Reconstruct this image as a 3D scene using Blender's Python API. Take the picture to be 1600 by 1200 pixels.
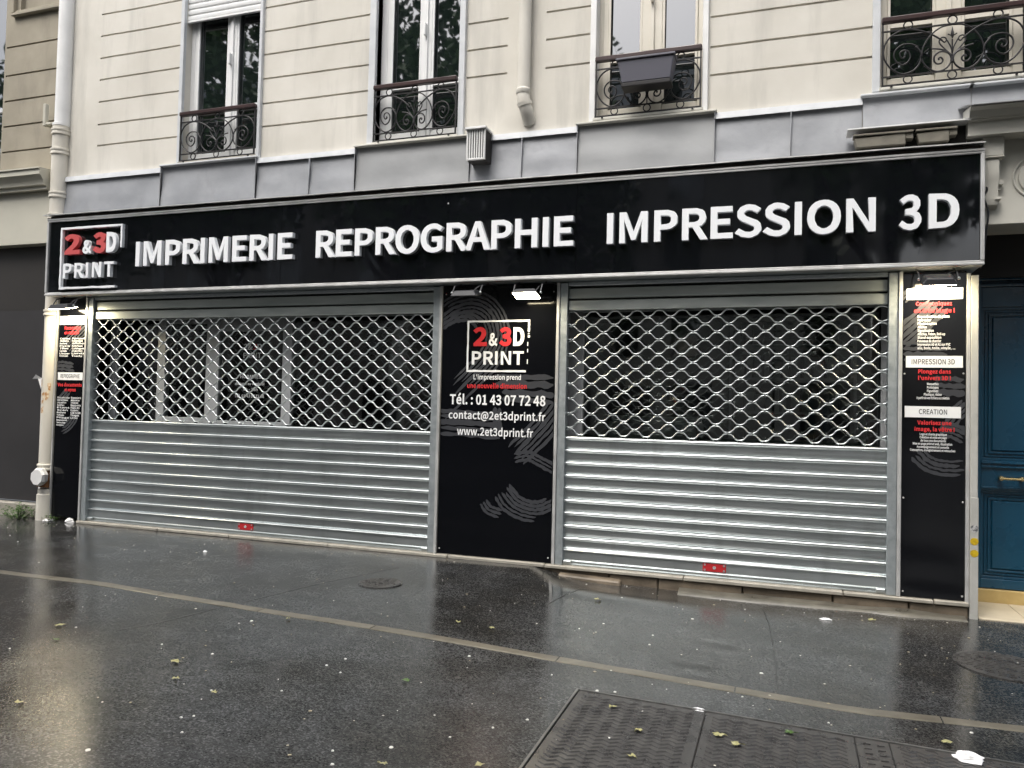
import bpy, bmesh, math, random, json
from mathutils import Vector, noise
import mathutils

# ------------------------------------------------------------------ camera, sky, sun, exposure
SC = bpy.context.scene
COL = SC.collection
for _o in list(bpy.data.objects):
    bpy.data.objects.remove(_o)
R_ = random.Random(7)

cam_d = bpy.data.cameras.new("camera")
cam = bpy.data.objects.new("camera", cam_d)
COL.objects.link(cam)
SC.camera = cam
cam_d.sensor_fit = 'HORIZONTAL'
cam_d.sensor_width = 36.0
cam_d.lens = 36.0 * 1222.37 / 1600.0
cam_d.clip_start = 0.05
cam_d.clip_end = 400.0
CR = Vector((0.94366176, 0.33004339, 0.0239549))
CU = Vector((-0.01256772, -0.03659303, 0.99925122))
CF = Vector((-0.33067284, 0.94325623, 0.03038355))
cam.matrix_world = mathutils.Matrix((
    (CR.x, CU.x, -CF.x, 0.0), (CR.y, CU.y, -CF.y, -6.4), (CR.z, CU.z, -CF.z, 1.42), (0, 0, 0, 1)))

SUN_EL, SUN_AZ = math.radians(60), math.radians(200)     # overcast: high soft light from the street side
world = bpy.data.worlds.new("World")
SC.world = world
world.use_nodes = True
_nt = world.node_tree
_bg = _nt.nodes["Background"]
_sky = _nt.nodes.new("ShaderNodeTexSky")
_sky.sky_type = 'NISHITA'
_sky.sun_disc = False
_sky.sun_elevation = SUN_EL
_sky.sun_rotation = SUN_AZ
_sky.air_density = 1.0
_sky.dust_density = 6.0
_sky.ozone_density = 1.0
_hs = _nt.nodes.new("ShaderNodeHueSaturation")
_hs.inputs['Saturation'].default_value = 0.42
_nt.links.new(_sky.outputs[0], _hs.inputs['Color'])
_nt.links.new(_hs.outputs[0], _bg.inputs[0])
_bg.inputs[1].default_value = 0.15

sun_d = bpy.data.lights.new("sun", 'SUN')
sun_d.energy = 0.55
sun_d.angle = math.radians(30)
sun_d.color = (1.0, 1.0, 0.95)
sun = bpy.data.objects.new("sun", sun_d)
COL.objects.link(sun)
_sd = Vector((math.sin(SUN_AZ) * math.cos(SUN_EL), math.cos(SUN_AZ) * math.cos(SUN_EL), math.sin(SUN_EL)))
sun.rotation_euler = _sd.to_track_quat('Z', 'Y').to_euler()
sun.location = (0, -10, 20)

SC.view_settings.view_transform = 'Standard'
SC.view_settings.look = 'None'
SC.view_settings.gamma = 1.0
SC.view_settings.use_curve_mapping = False
SC.view_settings.exposure = 1.15
SC.render.engine = 'CYCLES'
SC.cycles.max_bounces = 8
SC.cycles.transparent_max_bounces = 12
SC.cycles.caustics_reflective = False
SC.cycles.caustics_refractive = False
SC.cycles.sample_clamp_indirect = 6.0
try:
    SC.cycles.use_denoising = True
    SC.cycles.denoiser = 'OPENIMAGEDENOISE'
except Exception:
    pass

# ------------------------------------------------------------------ helpers
ORIG = {}

class MB:
    def __init__(self):
        self.v, self.f = [], []
    def add(self, vs, fs):
        b = len(self.v)
        self.v.extend(vs)
        self.f.extend([tuple(i + b for i in f) for f in fs])
        return self
    def quad(self, a, b, c, d):
        return self.add([a, b, c, d], [(0, 1, 2, 3)])
    def box(self, x0, x1, y0, y1, z0, z1):
        return self.add([(x0, y0, z0), (x1, y0, z0), (x1, y1, z0), (x0, y1, z0), (x0, y0, z1), (x1, y0, z1), (x1, y1, z1), (x0, y1, z1)],
                        [(0, 3, 2, 1), (4, 5, 6, 7), (0, 1, 5, 4), (1, 2, 6, 5), (2, 3, 7, 6), (3, 0, 4, 7)])
    def hull8(self, p):
        return self.add(p, [(0, 3, 2, 1), (4, 5, 6, 7), (0, 1, 5, 4), (1, 2, 6, 5), (2, 3, 7, 6), (3, 0, 4, 7)])
    def tube(self, pts, r, n=6, closed=False, taper=None):
        pts = [Vector(p) for p in pts]
        m = len(pts)
        rings = []
        up0 = None
        for i, p in enumerate(pts):
            if closed:
                t = pts[(i + 1) % m] - pts[i - 1]
            else:
                t = pts[min(i + 1, m - 1)] - pts[max(i - 1, 0)]
            t.normalize()
            if up0 is None:
                up0 = Vector((0, 1, 0)) if abs(t.y) < .9 else Vector((1, 0, 0))
            a = up0 - t * up0.dot(t)
            a.normalize()
            up0 = a
            b = t.cross(a)
            rr = r if taper is None else r * taper[i]
            rings.append([tuple(p + (a * math.cos(k * 2 * math.pi / n) + b * math.sin(k * 2 * math.pi / n)) * rr) for k in range(n)])
        vs = [q for ring in rings for q in ring]
        fs = []
        for i in range(m if closed else m - 1):
            j = (i + 1) % m
            for k in range(n):
                l = (k + 1) % n
                fs.append((i * n + k, i * n + l, j * n + l, j * n + k))
        if not closed:
            fs.append(tuple(range(n - 1, -1, -1)))
            fs.append(tuple((m - 1) * n + k for k in range(n)))
        return self.add(vs, fs)
    def lathe(self, c, prof, n=16, axis='z'):
        vs, fs = [], []
        for (r, h) in prof:
            for k in range(n):
                a = 2 * math.pi * k / n
                if axis == 'z':
                    vs.append((c[0] + r * math.cos(a), c[1] + r * math.sin(a), c[2] + h))
                else:                                   # axis along -y
                    vs.append((c[0] + r * math.cos(a), c[1] - h, c[2] + r * math.sin(a)))
        for i in range(len(prof) - 1):
            for k in range(n):
                l = (k + 1) % n
                fs.append((i * n + k, i * n + l, (i + 1) * n + l, (i + 1) * n + k))
        fs.append(tuple(range(n - 1, -1, -1)))
        fs.append(tuple((len(prof) - 1) * n + k for k in range(n)))
        return self.add(vs, fs)
    def profile_x(self, prof, x0, x1, caps=True):       # profile of (y, z) points run along x
        n = len(prof)
        vs = [(x0, y, z) for y, z in prof] + [(x1, y, z) for y, z in prof]
        fs = [(i, i + n, i + 1 + n, i + 1) for i in range(n - 1)]
        self.add(vs, fs)
        if caps:
            self.add([(x0, y, z) for y, z in prof], [tuple(range(n))])
            self.add([(x1, y, z) for y, z in prof], [tuple(range(n - 1, -1, -1))])
        return self

def mesh_of(mb, mat, o=(0, 0, 0), smooth=False, bevel=0.0, name="mesh"):
    me = bpy.data.meshes.new(name)
    me.from_pydata([(x - o[0], y - o[1], z - o[2]) for x, y, z in mb.v], [], mb.f)
    if bevel > 0:
        bm = bmesh.new()
        bm.from_mesh(me)
        bmesh.ops.bevel(bm, geom=list(bm.edges), offset=bevel, segments=1, affect='EDGES', clamp_overlap=True)
        bm.to_mesh(me)
        bm.free()
    me.materials.append(mat)
    if smooth:
        me.shade_smooth()
        if smooth != 'all':
            try:
                me.set_sharp_from_angle(angle=math.radians(38))
            except Exception:
                pass
    me.update()
    return me

def tag(o, label=None, cat=None, group=None, kind=None):
    if label: o["label"] = label
    if cat: o["category"] = cat
    if group: o["group"] = group
    if kind: o["kind"] = kind
    return o

def thing(name, label, cat, loc, group=None):
    o = bpy.data.objects.new(name, None)
    o.empty_display_size = .1
    COL.objects.link(o)
    o.location = loc
    ORIG[o.name] = tuple(loc)
    return tag(o, label, cat, group)

def part(name, mb, mat, parent, smooth=False, bevel=0.0, label=None, kind=None):
    L = ORIG[parent.name]
    o = bpy.data.objects.new(name, mesh_of(mb, mat, L, smooth, bevel, name))
    COL.objects.link(o)
    o.parent = parent
    ORIG[o.name] = L
    return tag(o, label, kind=kind)

def single(name, mb, mat, label=None, cat=None, loc=(0, 0, 0), group=None, kind=None, smooth=False, bevel=0.0):
    o = bpy.data.objects.new(name, mesh_of(mb, mat, loc, smooth, bevel, name))
    COL.objects.link(o)
    o.location = loc
    ORIG[o.name] = tuple(loc)
    return tag(o, label, cat, group, kind)

# ------------------------------------------------------------------ materials
def mat(name, col, rough=.5, metal=0.0, ior=1.5, coat=0.0, coat_rough=.05, emit=None, emit_s=0.0):
    m = bpy.data.materials.new(name)
    m.use_nodes = True
    b = m.node_tree.nodes["Principled BSDF"]
    b.inputs['Base Color'].default_value = (*col, 1)
    b.inputs['Roughness'].default_value = rough
    b.inputs['Metallic'].default_value = metal
    b.inputs['IOR'].default_value = ior
    b.inputs['Coat Weight'].default_value = coat
    b.inputs['Coat Roughness'].default_value = coat_rough
    if emit:
        b.inputs['Emission Color'].default_value = (*emit, 1)
        b.inputs['Emission Strength'].default_value = emit_s
    return m

def N(m, t, **kw):
    n = m.node_tree.nodes.new(t)
    for k, v in kw.items():
        if k in n.inputs:
            n.inputs[k].default_value = v
        else:
            setattr(n, k, v)
    return n

def L(m, a, b):
    m.node_tree.links.new(a, b)

def coords(m, scale=(1, 1, 1)):
    g = N(m, "ShaderNodeNewGeometry")
    mp = N(m, "ShaderNodeMapping")
    mp.inputs['Scale'].default_value = scale
    L(m, g.outputs['Position'], mp.inputs['Vector'])
    return mp.outputs[0]

def vary(m, c0, c1, scale=3.0, detail=5, stretch=(1, 1, 1), lo=.3, hi=.7, rough=None, bump=0.0, bump_scale=40.0, bump_dist=.002, second=None):
    """noise between two colours, optional second stain layer (colour, scale, stretch, lo, hi), roughness range and bump"""
    b = m.node_tree.nodes["Principled BSDF"]
    co = coords(m, stretch)
    n = N(m, "ShaderNodeTexNoise", Scale=scale, Detail=detail, Roughness=.6)
    L(m, co, n.inputs['Vector'])
    r = N(m, "ShaderNodeValToRGB")
    r.color_ramp.elements[0].position = lo
    r.color_ramp.elements[1].position = hi
    r.color_ramp.elements[0].color = (*c0, 1)
    r.color_ramp.elements[1].color = (*c1, 1)
    L(m, n.outputs[0], r.inputs[0])
    out = r.outputs[0]
    if second:
        c2, s2, st2, lo2, hi2 = second
        co2 = coords(m, st2)
        n2 = N(m, "ShaderNodeTexNoise", Scale=s2, Detail=6, Roughness=.65)
        L(m, co2, n2.inputs['Vector'])
        r2 = N(m, "ShaderNodeMapRange")
        r2.inputs['From Min'].default_value = lo2
        r2.inputs['From Max'].default_value = hi2
        L(m, n2.outputs[0], r2.inputs[0])
        mx = N(m, "ShaderNodeMixRGB")
        mx.inputs[2].default_value = (*c2, 1)
        L(m, r2.outputs[0], mx.inputs[0])
        L(m, out, mx.inputs[1])
        out = mx.outputs[0]
    L(m, out, b.inputs['Base Color'])
    if rough:
        rr = N(m, "ShaderNodeMapRange")
        rr.inputs['From Min'].default_value = .3
        rr.inputs['From Max'].default_value = .7
        rr.inputs['To Min'].default_value = rough[0]
        rr.inputs['To Max'].default_value = rough[1]
        L(m, n.outputs[0], rr.inputs[0])
        L(m, rr.outputs[0], b.inputs['Roughness'])
    if bump > 0:
        nb = N(m, "ShaderNodeTexNoise", Scale=bump_scale, Detail=4)
        L(m, co, nb.inputs['Vector'])
        bp = N(m, "ShaderNodeBump", Strength=bump, Distance=bump_dist)
        L(m, nb.outputs[0], bp.inputs['Height'])
        L(m, bp.outputs[0], b.inputs['Normal'])
    return m

M = {}
M['stucco'] = vary(mat('stucco', (.5, .46, .4), .9), (.575, .55, .49), (.67, .645, .585), 1.1, 6, lo=.35, hi=.65, bump=.35, bump_scale=160, bump_dist=.002,
                   second=((.44, .425, .385), 1.5, (2.2, 1, .30), .50, .80))
M['stucco_old'] = vary(mat('stucco_old', (.34, .3, .24), .9), (.255, .23, .18), (.36, .325, .255), 1.7, 6, lo=.3, hi=.7, bump=.4, bump_scale=140, bump_dist=.002,
                       second=((.18, .165, .14), 1.3, (1.4, 1, .4), .55, .78))
M['cream'] = vary(mat('cream_paint', (.5, .48, .4), .6), (.47, .455, .385), (.53, .51, .43), 2.0, 4, bump=.1, bump_scale=60)
M['offwhite'] = vary(mat('offwhite_paint', (.6, .58, .52), .55), (.52, .51, .455), (.60, .585, .525), 1.4, 5, bump=.1, bump_scale=80,
                     second=((.40, .38, .33), 3.0, (1, 1, .5), .62, .85))
M['whiteframe'] = vary(mat('white_frame', (.75, .75, .74), .35), (.70, .71, .71), (.78, .78, .77), 4, 3)
M['creamframe'] = vary(mat('cream_frame', (.62, .58, .5), .45), (.58, .55, .47), (.66, .62, .54), 4, 3)
M['trimgrey'] = vary(mat('trim_grey', (.55, .57, .58), .45), (.50, .52, .54), (.62, .635, .65), 5, 3)
M['trimwhite'] = vary(mat('trim_white', (.75, .75, .74), .4), (.68, .68, .67), (.78, .78, .77), 5, 4)
M['zinc'] = vary(mat('zinc', (.2, .2, .22), .5, .15), (.235, .245, .262), (.31, .32, .338), 2.2, 4, rough=(.38, .6), bump=.25, bump_scale=6, bump_dist=.02,
                 second=((.19, .195, .203), 2.6, (1, 1, .6), .55, .85))
M['zincgrey'] = vary(mat('zinc_grey', (.17, .175, .18), .5, .15), (.235, .242, .247), (.295, .302, .308), 1.4, 4, rough=(.4, .6), bump=.22, bump_scale=5, bump_dist=.02)
M['galv'] = vary(mat('galvanised', (.5, .52, .53), .35, .9), (.49, .525, .53), (.55, .585, .59), 9, 3, stretch=(.3, 1, 1), rough=(.28, .34),
                 second=((.38, .405, .405), 2.2, (2.5, 1, .5), .55, .85))
M['galvhdr'] = vary(mat('galvanised_header', (.42, .46, .44), .38, .75), (.40, .435, .42), (.50, .53, .51), 14, 3, stretch=(.2, 1, 1), rough=(.36, .5))
M['galvrail'] = vary(mat('galvanised_rail', (.4, .43, .45), .42, .7), (.36, .40, .415), (.47, .51, .525), 26, 4, rough=(.36, .52))
M['galvrod'] = mat('galvanised_rod', (.60, .64, .64), .30, .9)
M['alu'] = vary(mat('aluminium', (.62, .62, .61), .38, .55), (.56, .56, .55), (.68, .68, .67), 9, 4, rough=(.3, .5))
M['gloss'] = mat('black_gloss', (.004, .0045, .006), .04, 0, 1.62)
_b = M['gloss'].node_tree.nodes["Principled BSDF"]
_rg = N(M['gloss'], "ShaderNodeTexNoise", Scale=3.5, Detail=6)
_rm = N(M['gloss'], "ShaderNodeMapRange")
_rm.inputs['From Min'].default_value = .4
_rm.inputs['From Max'].default_value = .75
_rm.inputs['To Min'].default_value = .03
_rm.inputs['To Max'].default_value = .12
L(M['gloss'], coords(M['gloss'], (2.5, 1, .5)), _rg.inputs['Vector'])
L(M['gloss'], _rg.outputs[0], _rm.inputs[0])
L(M['gloss'], _rm.outputs[0], _b.inputs['Roughness'])
_n = N(M['gloss'], "ShaderNodeTexNoise", Scale=1.7, Detail=1.5)
L(M['gloss'], coords(M['gloss'], (1, 1, .55)), _n.inputs['Vector'])
_bp = N(M['gloss'], "ShaderNodeBump", Strength=.16, Distance=.035)
L(M['gloss'], _n.outputs[0], _bp.inputs['Height'])
L(M['gloss'], _bp.outputs[0], _b.inputs['Normal'])
M['board'] = mat('black_board', (.003, .0034, .0048), .12, 0, 1.33)
M['letter'] = mat('white_letter', (.84, .86, .88), .3, 0, 1.5)
M['letterred'] = mat('red_letter', (.55, .10, .10), .22, 0, 1.5)
M['print_white'] = mat('print_white', (.78, .79, .80), .45)
M['print_red'] = mat('print_red', (.62, .03, .035), .45)
M['print_grey'] = mat('print_grey', (.040, .042, .048), .35)
M['print_black'] = mat('print_black', (.012, .012, .014), .45)
M['iron'] = mat('wrought_iron', (.016, .015, .016), .45, .3)
M['railwood'] = vary(mat('rail_wood', (.05, .02, .02), .35), (.022, .009, .009), (.045, .019, .018), 20, 4, stretch=(.15, 1, 1))
M['pane'] = mat('window_pane', (.008, .012, .012), .02, 0, 2.7)
M['planter'] = mat('planter_plastic', (.10, .10, .125), .45)
M['boxstone'] = vary(mat('box_stone', (.17, .155, .125), .7), (.13, .12, .095), (.20, .185, .15), 9, 4)
M['dark'] = mat('dark_gap', (.012, .011, .010), .8)
M['darkwood'] = vary(mat('dark_batten', (.03, .022, .018), .7), (.02, .015, .012), (.06, .045, .036), 12, 4, stretch=(.2, 1, 1))
M['pipe'] = vary(mat('pipe_paint', (.62, .59, .52), .45), (.55, .52, .45), (.68, .65, .58), 5, 5, stretch=(1, 1, .4), bump=.15, bump_scale=60,
                 second=((.30, .15, .06), 7.0, (1, 1, .7), .70, .78))
M['rust'] = vary(mat('rust', (.2, .08, .03), .85), (.10, .05, .03), (.34, .16, .06), 26, 5)
M['paper_torn'] = vary(mat('torn_paper', (.6, .4, .2), .85), (.40, .20, .07), (.70, .60, .45), 28, 4, lo=.42, hi=.58)
M['nbrbrown'] = vary(mat('old_brown_sheet', (.03, .025, .02), .6), (.011, .009, .007), (.018, .0145, .012), 2, 5, bump=.1, bump_scale=20)
M['nbrgrey'] = vary(mat('old_grey_sheet', (.05, .045, .048), .55), (.015, .0138, .0142), (.024, .022, .023), 1.6, 6, bump=.1, bump_scale=20,
                    second=((.036, .034, .034), 2.0, (1.5, 1, .25), .62, .85))
M['door'] = vary(mat('teal_door', (.003, .042, .085), .32), (.004, .050, .098), (.0055, .066, .122), 2.5, 4, bump=.18, bump_scale=45, bump_dist=.003, rough=(.22, .42),
                 second=((.012, .045, .075), 3.0, (1.5, 1, .5), .62, .85))
M['brass'] = mat('brass', (.75, .58, .28), .25, 1.0)
M['threshold'] = vary(mat('yellow_threshold', (.5, .36, .13), .5), (.42, .29, .10), (.56, .42, .18), 6, 5)
M['tile'] = vary(mat('cream_tile', (.6, .52, .38), .3), (.52, .45, .33), (.64, .56, .42), 7, 5)
M['concrete'] = vary(mat('pilaster_concrete', (.42, .42, .39), .8), (.36, .36, .335), (.47, .465, .435), 6, 6, bump=.25, bump_scale=90,
                     second=((.20, .195, .18), 3.2, (1, 1, .5), .58, .8))
M['sill'] = vary(mat('sill_stone', (.36, .32, .26), .55), (.25, .235, .20), (.37, .345, .295), 8, 6, bump=.3, bump_scale=70)
M['step'] = vary(mat('step_stone', (.14, .11, .075), .55), (.075, .06, .043), (.20, .16, .115), 5, 7, bump=.6, bump_scale=40, bump_dist=.006)
M['lockred'] = mat('lock_red', (.42, .02, .025), .4)
M['lampbody'] = mat('lamp_body', (.02, .021, .024), .45, .2)
M['lampoff'] = mat('lamp_glass_off', (.25, .25, .26), .1)
M['lampon'] = mat('lamp_glass_lit', (1, .95, .8), .3, emit=(1.0, .86, .58), emit_s=55.0)
M['stickeryellow'] = vary(mat('sticker_yellow', (.6, .42, .01), .45), (.40, .26, .01), (.66, .47, .015), 45, 3)
M['stickergrey'] = vary(mat('sticker_grey', (.3, .3, .31), .45), (.08, .085, .09), (.5, .5, .5), 55, 3, lo=.42, hi=.58)
M['castiron'] = vary(mat('cast_iron', (.05, .048, .045), .4, .35), (.055, .053, .052), (.10, .097, .092), 12, 5, rough=(.2, .42), bump=.3, bump_scale=120)
M['steel'] = vary(mat('worn_steel', (.2, .2, .2), .4, .4), (.09, .09, .087), (.17, .17, .163), 15, 4, rough=(.3, .5))
M['leafgreen'] = mat('leaf_green', (.05, .10, .02), .5)
M['leafyellow'] = mat('leaf_yellow', (.30, .285, .13), .45)
M['gum'] = mat('gum_white', (.62, .62, .58), .6)
M['tissue'] = mat('tissue_white', (.8, .8, .8), .8)
M['bark'] = vary(mat('bark', (.1, .085, .065), .9), (.06, .05, .04), (.16, .14, .11), 9, 5)
M['canopy'] = mat('tree_leaf', (.07, .135, .04), .5)
M['slate'] = vary(mat('roof_slate', (.14, .15, .17), .6), (.10, .11, .13), (.18, .19, .21), 6, 4, stretch=(1, 1, 6))
M['faraway'] = vary(mat('opposite_stone', (.36, .34, .30), .9), (.30, .28, .245), (.40, .375, .33), 1.2, 4)
M['roadasphalt'] = vary(mat('road_asphalt', (.04, .04, .042), .4), (.03, .03, .031), (.055, .055, .057), 5, 5, rough=(.2, .5))
M['room'] = vary(mat('shop_room', (.09, .09, .09), .8), (.13, .135, .132), (.22, .225, .22), 1.5, 3)
M['roompale'] = mat('shop_pale', (.55, .57, .56), .6)
M['roomwall'] = vary(mat('shop_return_wall', (.17, .18, .165), .7), (.42, .45, .41), (.52, .55, .51), 2, 3)
M['alugrey'] = mat('shopfront_alu', (.58, .60, .61), .45, .1)

# clear shop glass
_g = bpy.data.materials.new('shop_glass')
_g.use_nodes = True
_gn = _g.node_tree.nodes
_gn.remove(_gn["Principled BSDF"])
_t = N(_g, "ShaderNodeBsdfTransparent")
_t.inputs[0].default_value = (.86, .9, .89, 1)
_gl = N(_g, "ShaderNodeBsdfGlossy")
_gl.inputs['Roughness'].default_value = .02
_fr = N(_g, "ShaderNodeFresnel", IOR=2.1)
_mx = N(_g, "ShaderNodeMixShader")
L(_g, _fr.outputs[0], _mx.inputs[0])
L(_g, _t.outputs[0], _mx.inputs[1])
L(_g, _gl.outputs[0], _mx.inputs[2])
L(_g, _mx.outputs[0], _gn["Material Output"].inputs[0])
M['glass'] = _g

# wet asphalt: dark grain under a water film
def wet_asphalt():
    m = mat('wet_asphalt', (.04, .04, .04), .5, 0, 1.5)
    b = m.node_tree.nodes["Principled BSDF"]
    co = coords(m)
    big = N(m, "ShaderNodeTexNoise", Scale=.75, Detail=4, Roughness=.55)
    mid = N(m, "ShaderNodeTexNoise", Scale=6.0, Detail=6, Roughness=.65)
    grit = N(m, "ShaderNodeTexVoronoi", Scale=140.0)
    fine = N(m, "ShaderNodeTexNoise", Scale=230.0, Detail=3)
    for n in (big, mid, grit, fine):
        L(m, co, n.inputs['Vector'])
    # aggregate: every grain of stone its own tone, most of them dark
    gc = N(m, "ShaderNodeSeparateColor")
    L(m, grit.outputs['Color'], gc.inputs[0])
    r1 = N(m, "ShaderNodeValToRGB")
    r1.color_ramp.elements[0].position = .25
    r1.color_ramp.elements[1].position = 1.0
    r1.color_ramp.elements[0].color = (.014, .0147, .0155, 1)
    r1.color_ramp.elements[1].color = (.125, .127, .125, 1)
    e = r1.color_ramp.elements.new(.72)
    e.color = (.042, .043, .043, 1)
    L(m, gc.outputs[0], r1.inputs[0])
    tone = N(m, "ShaderNodeMapRange")
    tone.inputs['From Min'].default_value = .3
    tone.inputs['From Max'].default_value = .7
    tone.inputs['To Min'].default_value = .45
    tone.inputs['To Max'].default_value = 1.15
    L(m, mid.outputs[0], tone.inputs[0])
    mx = N(m, "ShaderNodeMixRGB", blend_type='MULTIPLY')
    mx.inputs[0].default_value = 1.0
    L(m, r1.outputs[0], mx.inputs[1])
    L(m, tone.outputs[0], mx.inputs[2])
    pn = N(m, "ShaderNodeTexNoise", Scale=.9, Detail=7, Roughness=.62)
    L(m, coords(m, (1, 1.4, 1)), pn.inputs['Vector'])
    pr_ = N(m, "ShaderNodeValToRGB")
    pr_.color_ramp.elements[0].position = .38
    pr_.color_ramp.elements[1].position = .60
    pr_.color_ramp.elements[0].color = (.62, .58, .52, 1)
    pr_.color_ramp.elements[1].color = (1.15, 1.17, 1.2, 1)
    L(m, pn.outputs[0], pr_.inputs[0])
    mx2 = N(m, "ShaderNodeMixRGB", blend_type='MULTIPLY')
    mx2.inputs[0].default_value = 1.0
    L(m, mx.outputs[0], mx2.inputs[1])
    L(m, pr_.outputs[0], mx2.inputs[2])
    L(m, mx2.outputs[0], b.inputs['Base Color'])
    b.inputs['Roughness'].default_value = .45
    b.inputs['Coat Weight'].default_value = 1.0
    b.inputs['Coat IOR'].default_value = 1.78
    b.inputs['Specular IOR Level'].default_value = .2
    # smoother where water stands
    rr = N(m, "ShaderNodeMapRange")
    rr.inputs['From Min'].default_value = .35
    rr.inputs['From Max'].default_value = .65
    rr.inputs['To Min'].default_value = .02
    rr.inputs['To Max'].default_value = .12
    L(m, big.outputs[0], rr.inputs[0])
    L(m, rr.outputs[0], b.inputs['Coat Roughness'])
    hs = N(m, "ShaderNodeMath", operation='MULTIPLY_ADD')
    hs.inputs[1].default_value = .6
    L(m, grit.outputs['Distance'], hs.inputs[0])
    L(m, fine.outputs[0], hs.inputs[2])
    st = N(m, "ShaderNodeMapRange")
    st.inputs['From Min'].default_value = .35
    st.inputs['From Max'].default_value = .65
    st.inputs['To Min'].default_value = .02
    st.inputs['To Max'].default_value = .26
    L(m, big.outputs[0], st.inputs[0])
    b1 = N(m, "ShaderNodeBump", Strength=.3, Distance=.003)
    L(m, hs.outputs[0], b1.inputs['Height'])
    L(m, b1.outputs[0], b.inputs['Normal'])
    b2 = N(m, "ShaderNodeBump", Distance=.0034)
    L(m, st.outputs[0], b2.inputs['Strength'])
    L(m, hs.outputs[0], b2.inputs['Height'])
    b3 = N(m, "ShaderNodeBump", Strength=.05, Distance=.006)
    L(m, mid.outputs[0], b3.inputs['Height'])
    L(m, b2.outputs[0], b3.inputs['Normal'])
    L(m, b3.outputs[0], b.inputs['Coat Normal'])
    return m
M['asphalt'] = wet_asphalt()

def wet_stone():
    m = mat('wet_kerb_stone', (.16, .14, .10), .45)
    vary(m, (.085, .076, .056), (.165, .15, .115), 7, 6, bump=.35, bump_scale=130, bump_dist=.003, second=((.05, .045, .035), 3.5, (1, 1, 1), .56, .75))
    b = m.node_tree.nodes["Principled BSDF"]
    b.inputs['Coat Weight'].default_value = .7
    b.inputs['Coat Roughness'].default_value = .16
    b.inputs['Coat IOR'].default_value = 1.33
    return m
M['kerb'] = wet_stone()
M['fillet'] = vary(mat('wet_fillet', (.08, .075, .06), .4), (.05, .047, .038), (.12, .112, .09), 6, 6, bump=.5, bump_scale=60, bump_dist=.005, rough=(.25, .5))

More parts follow.
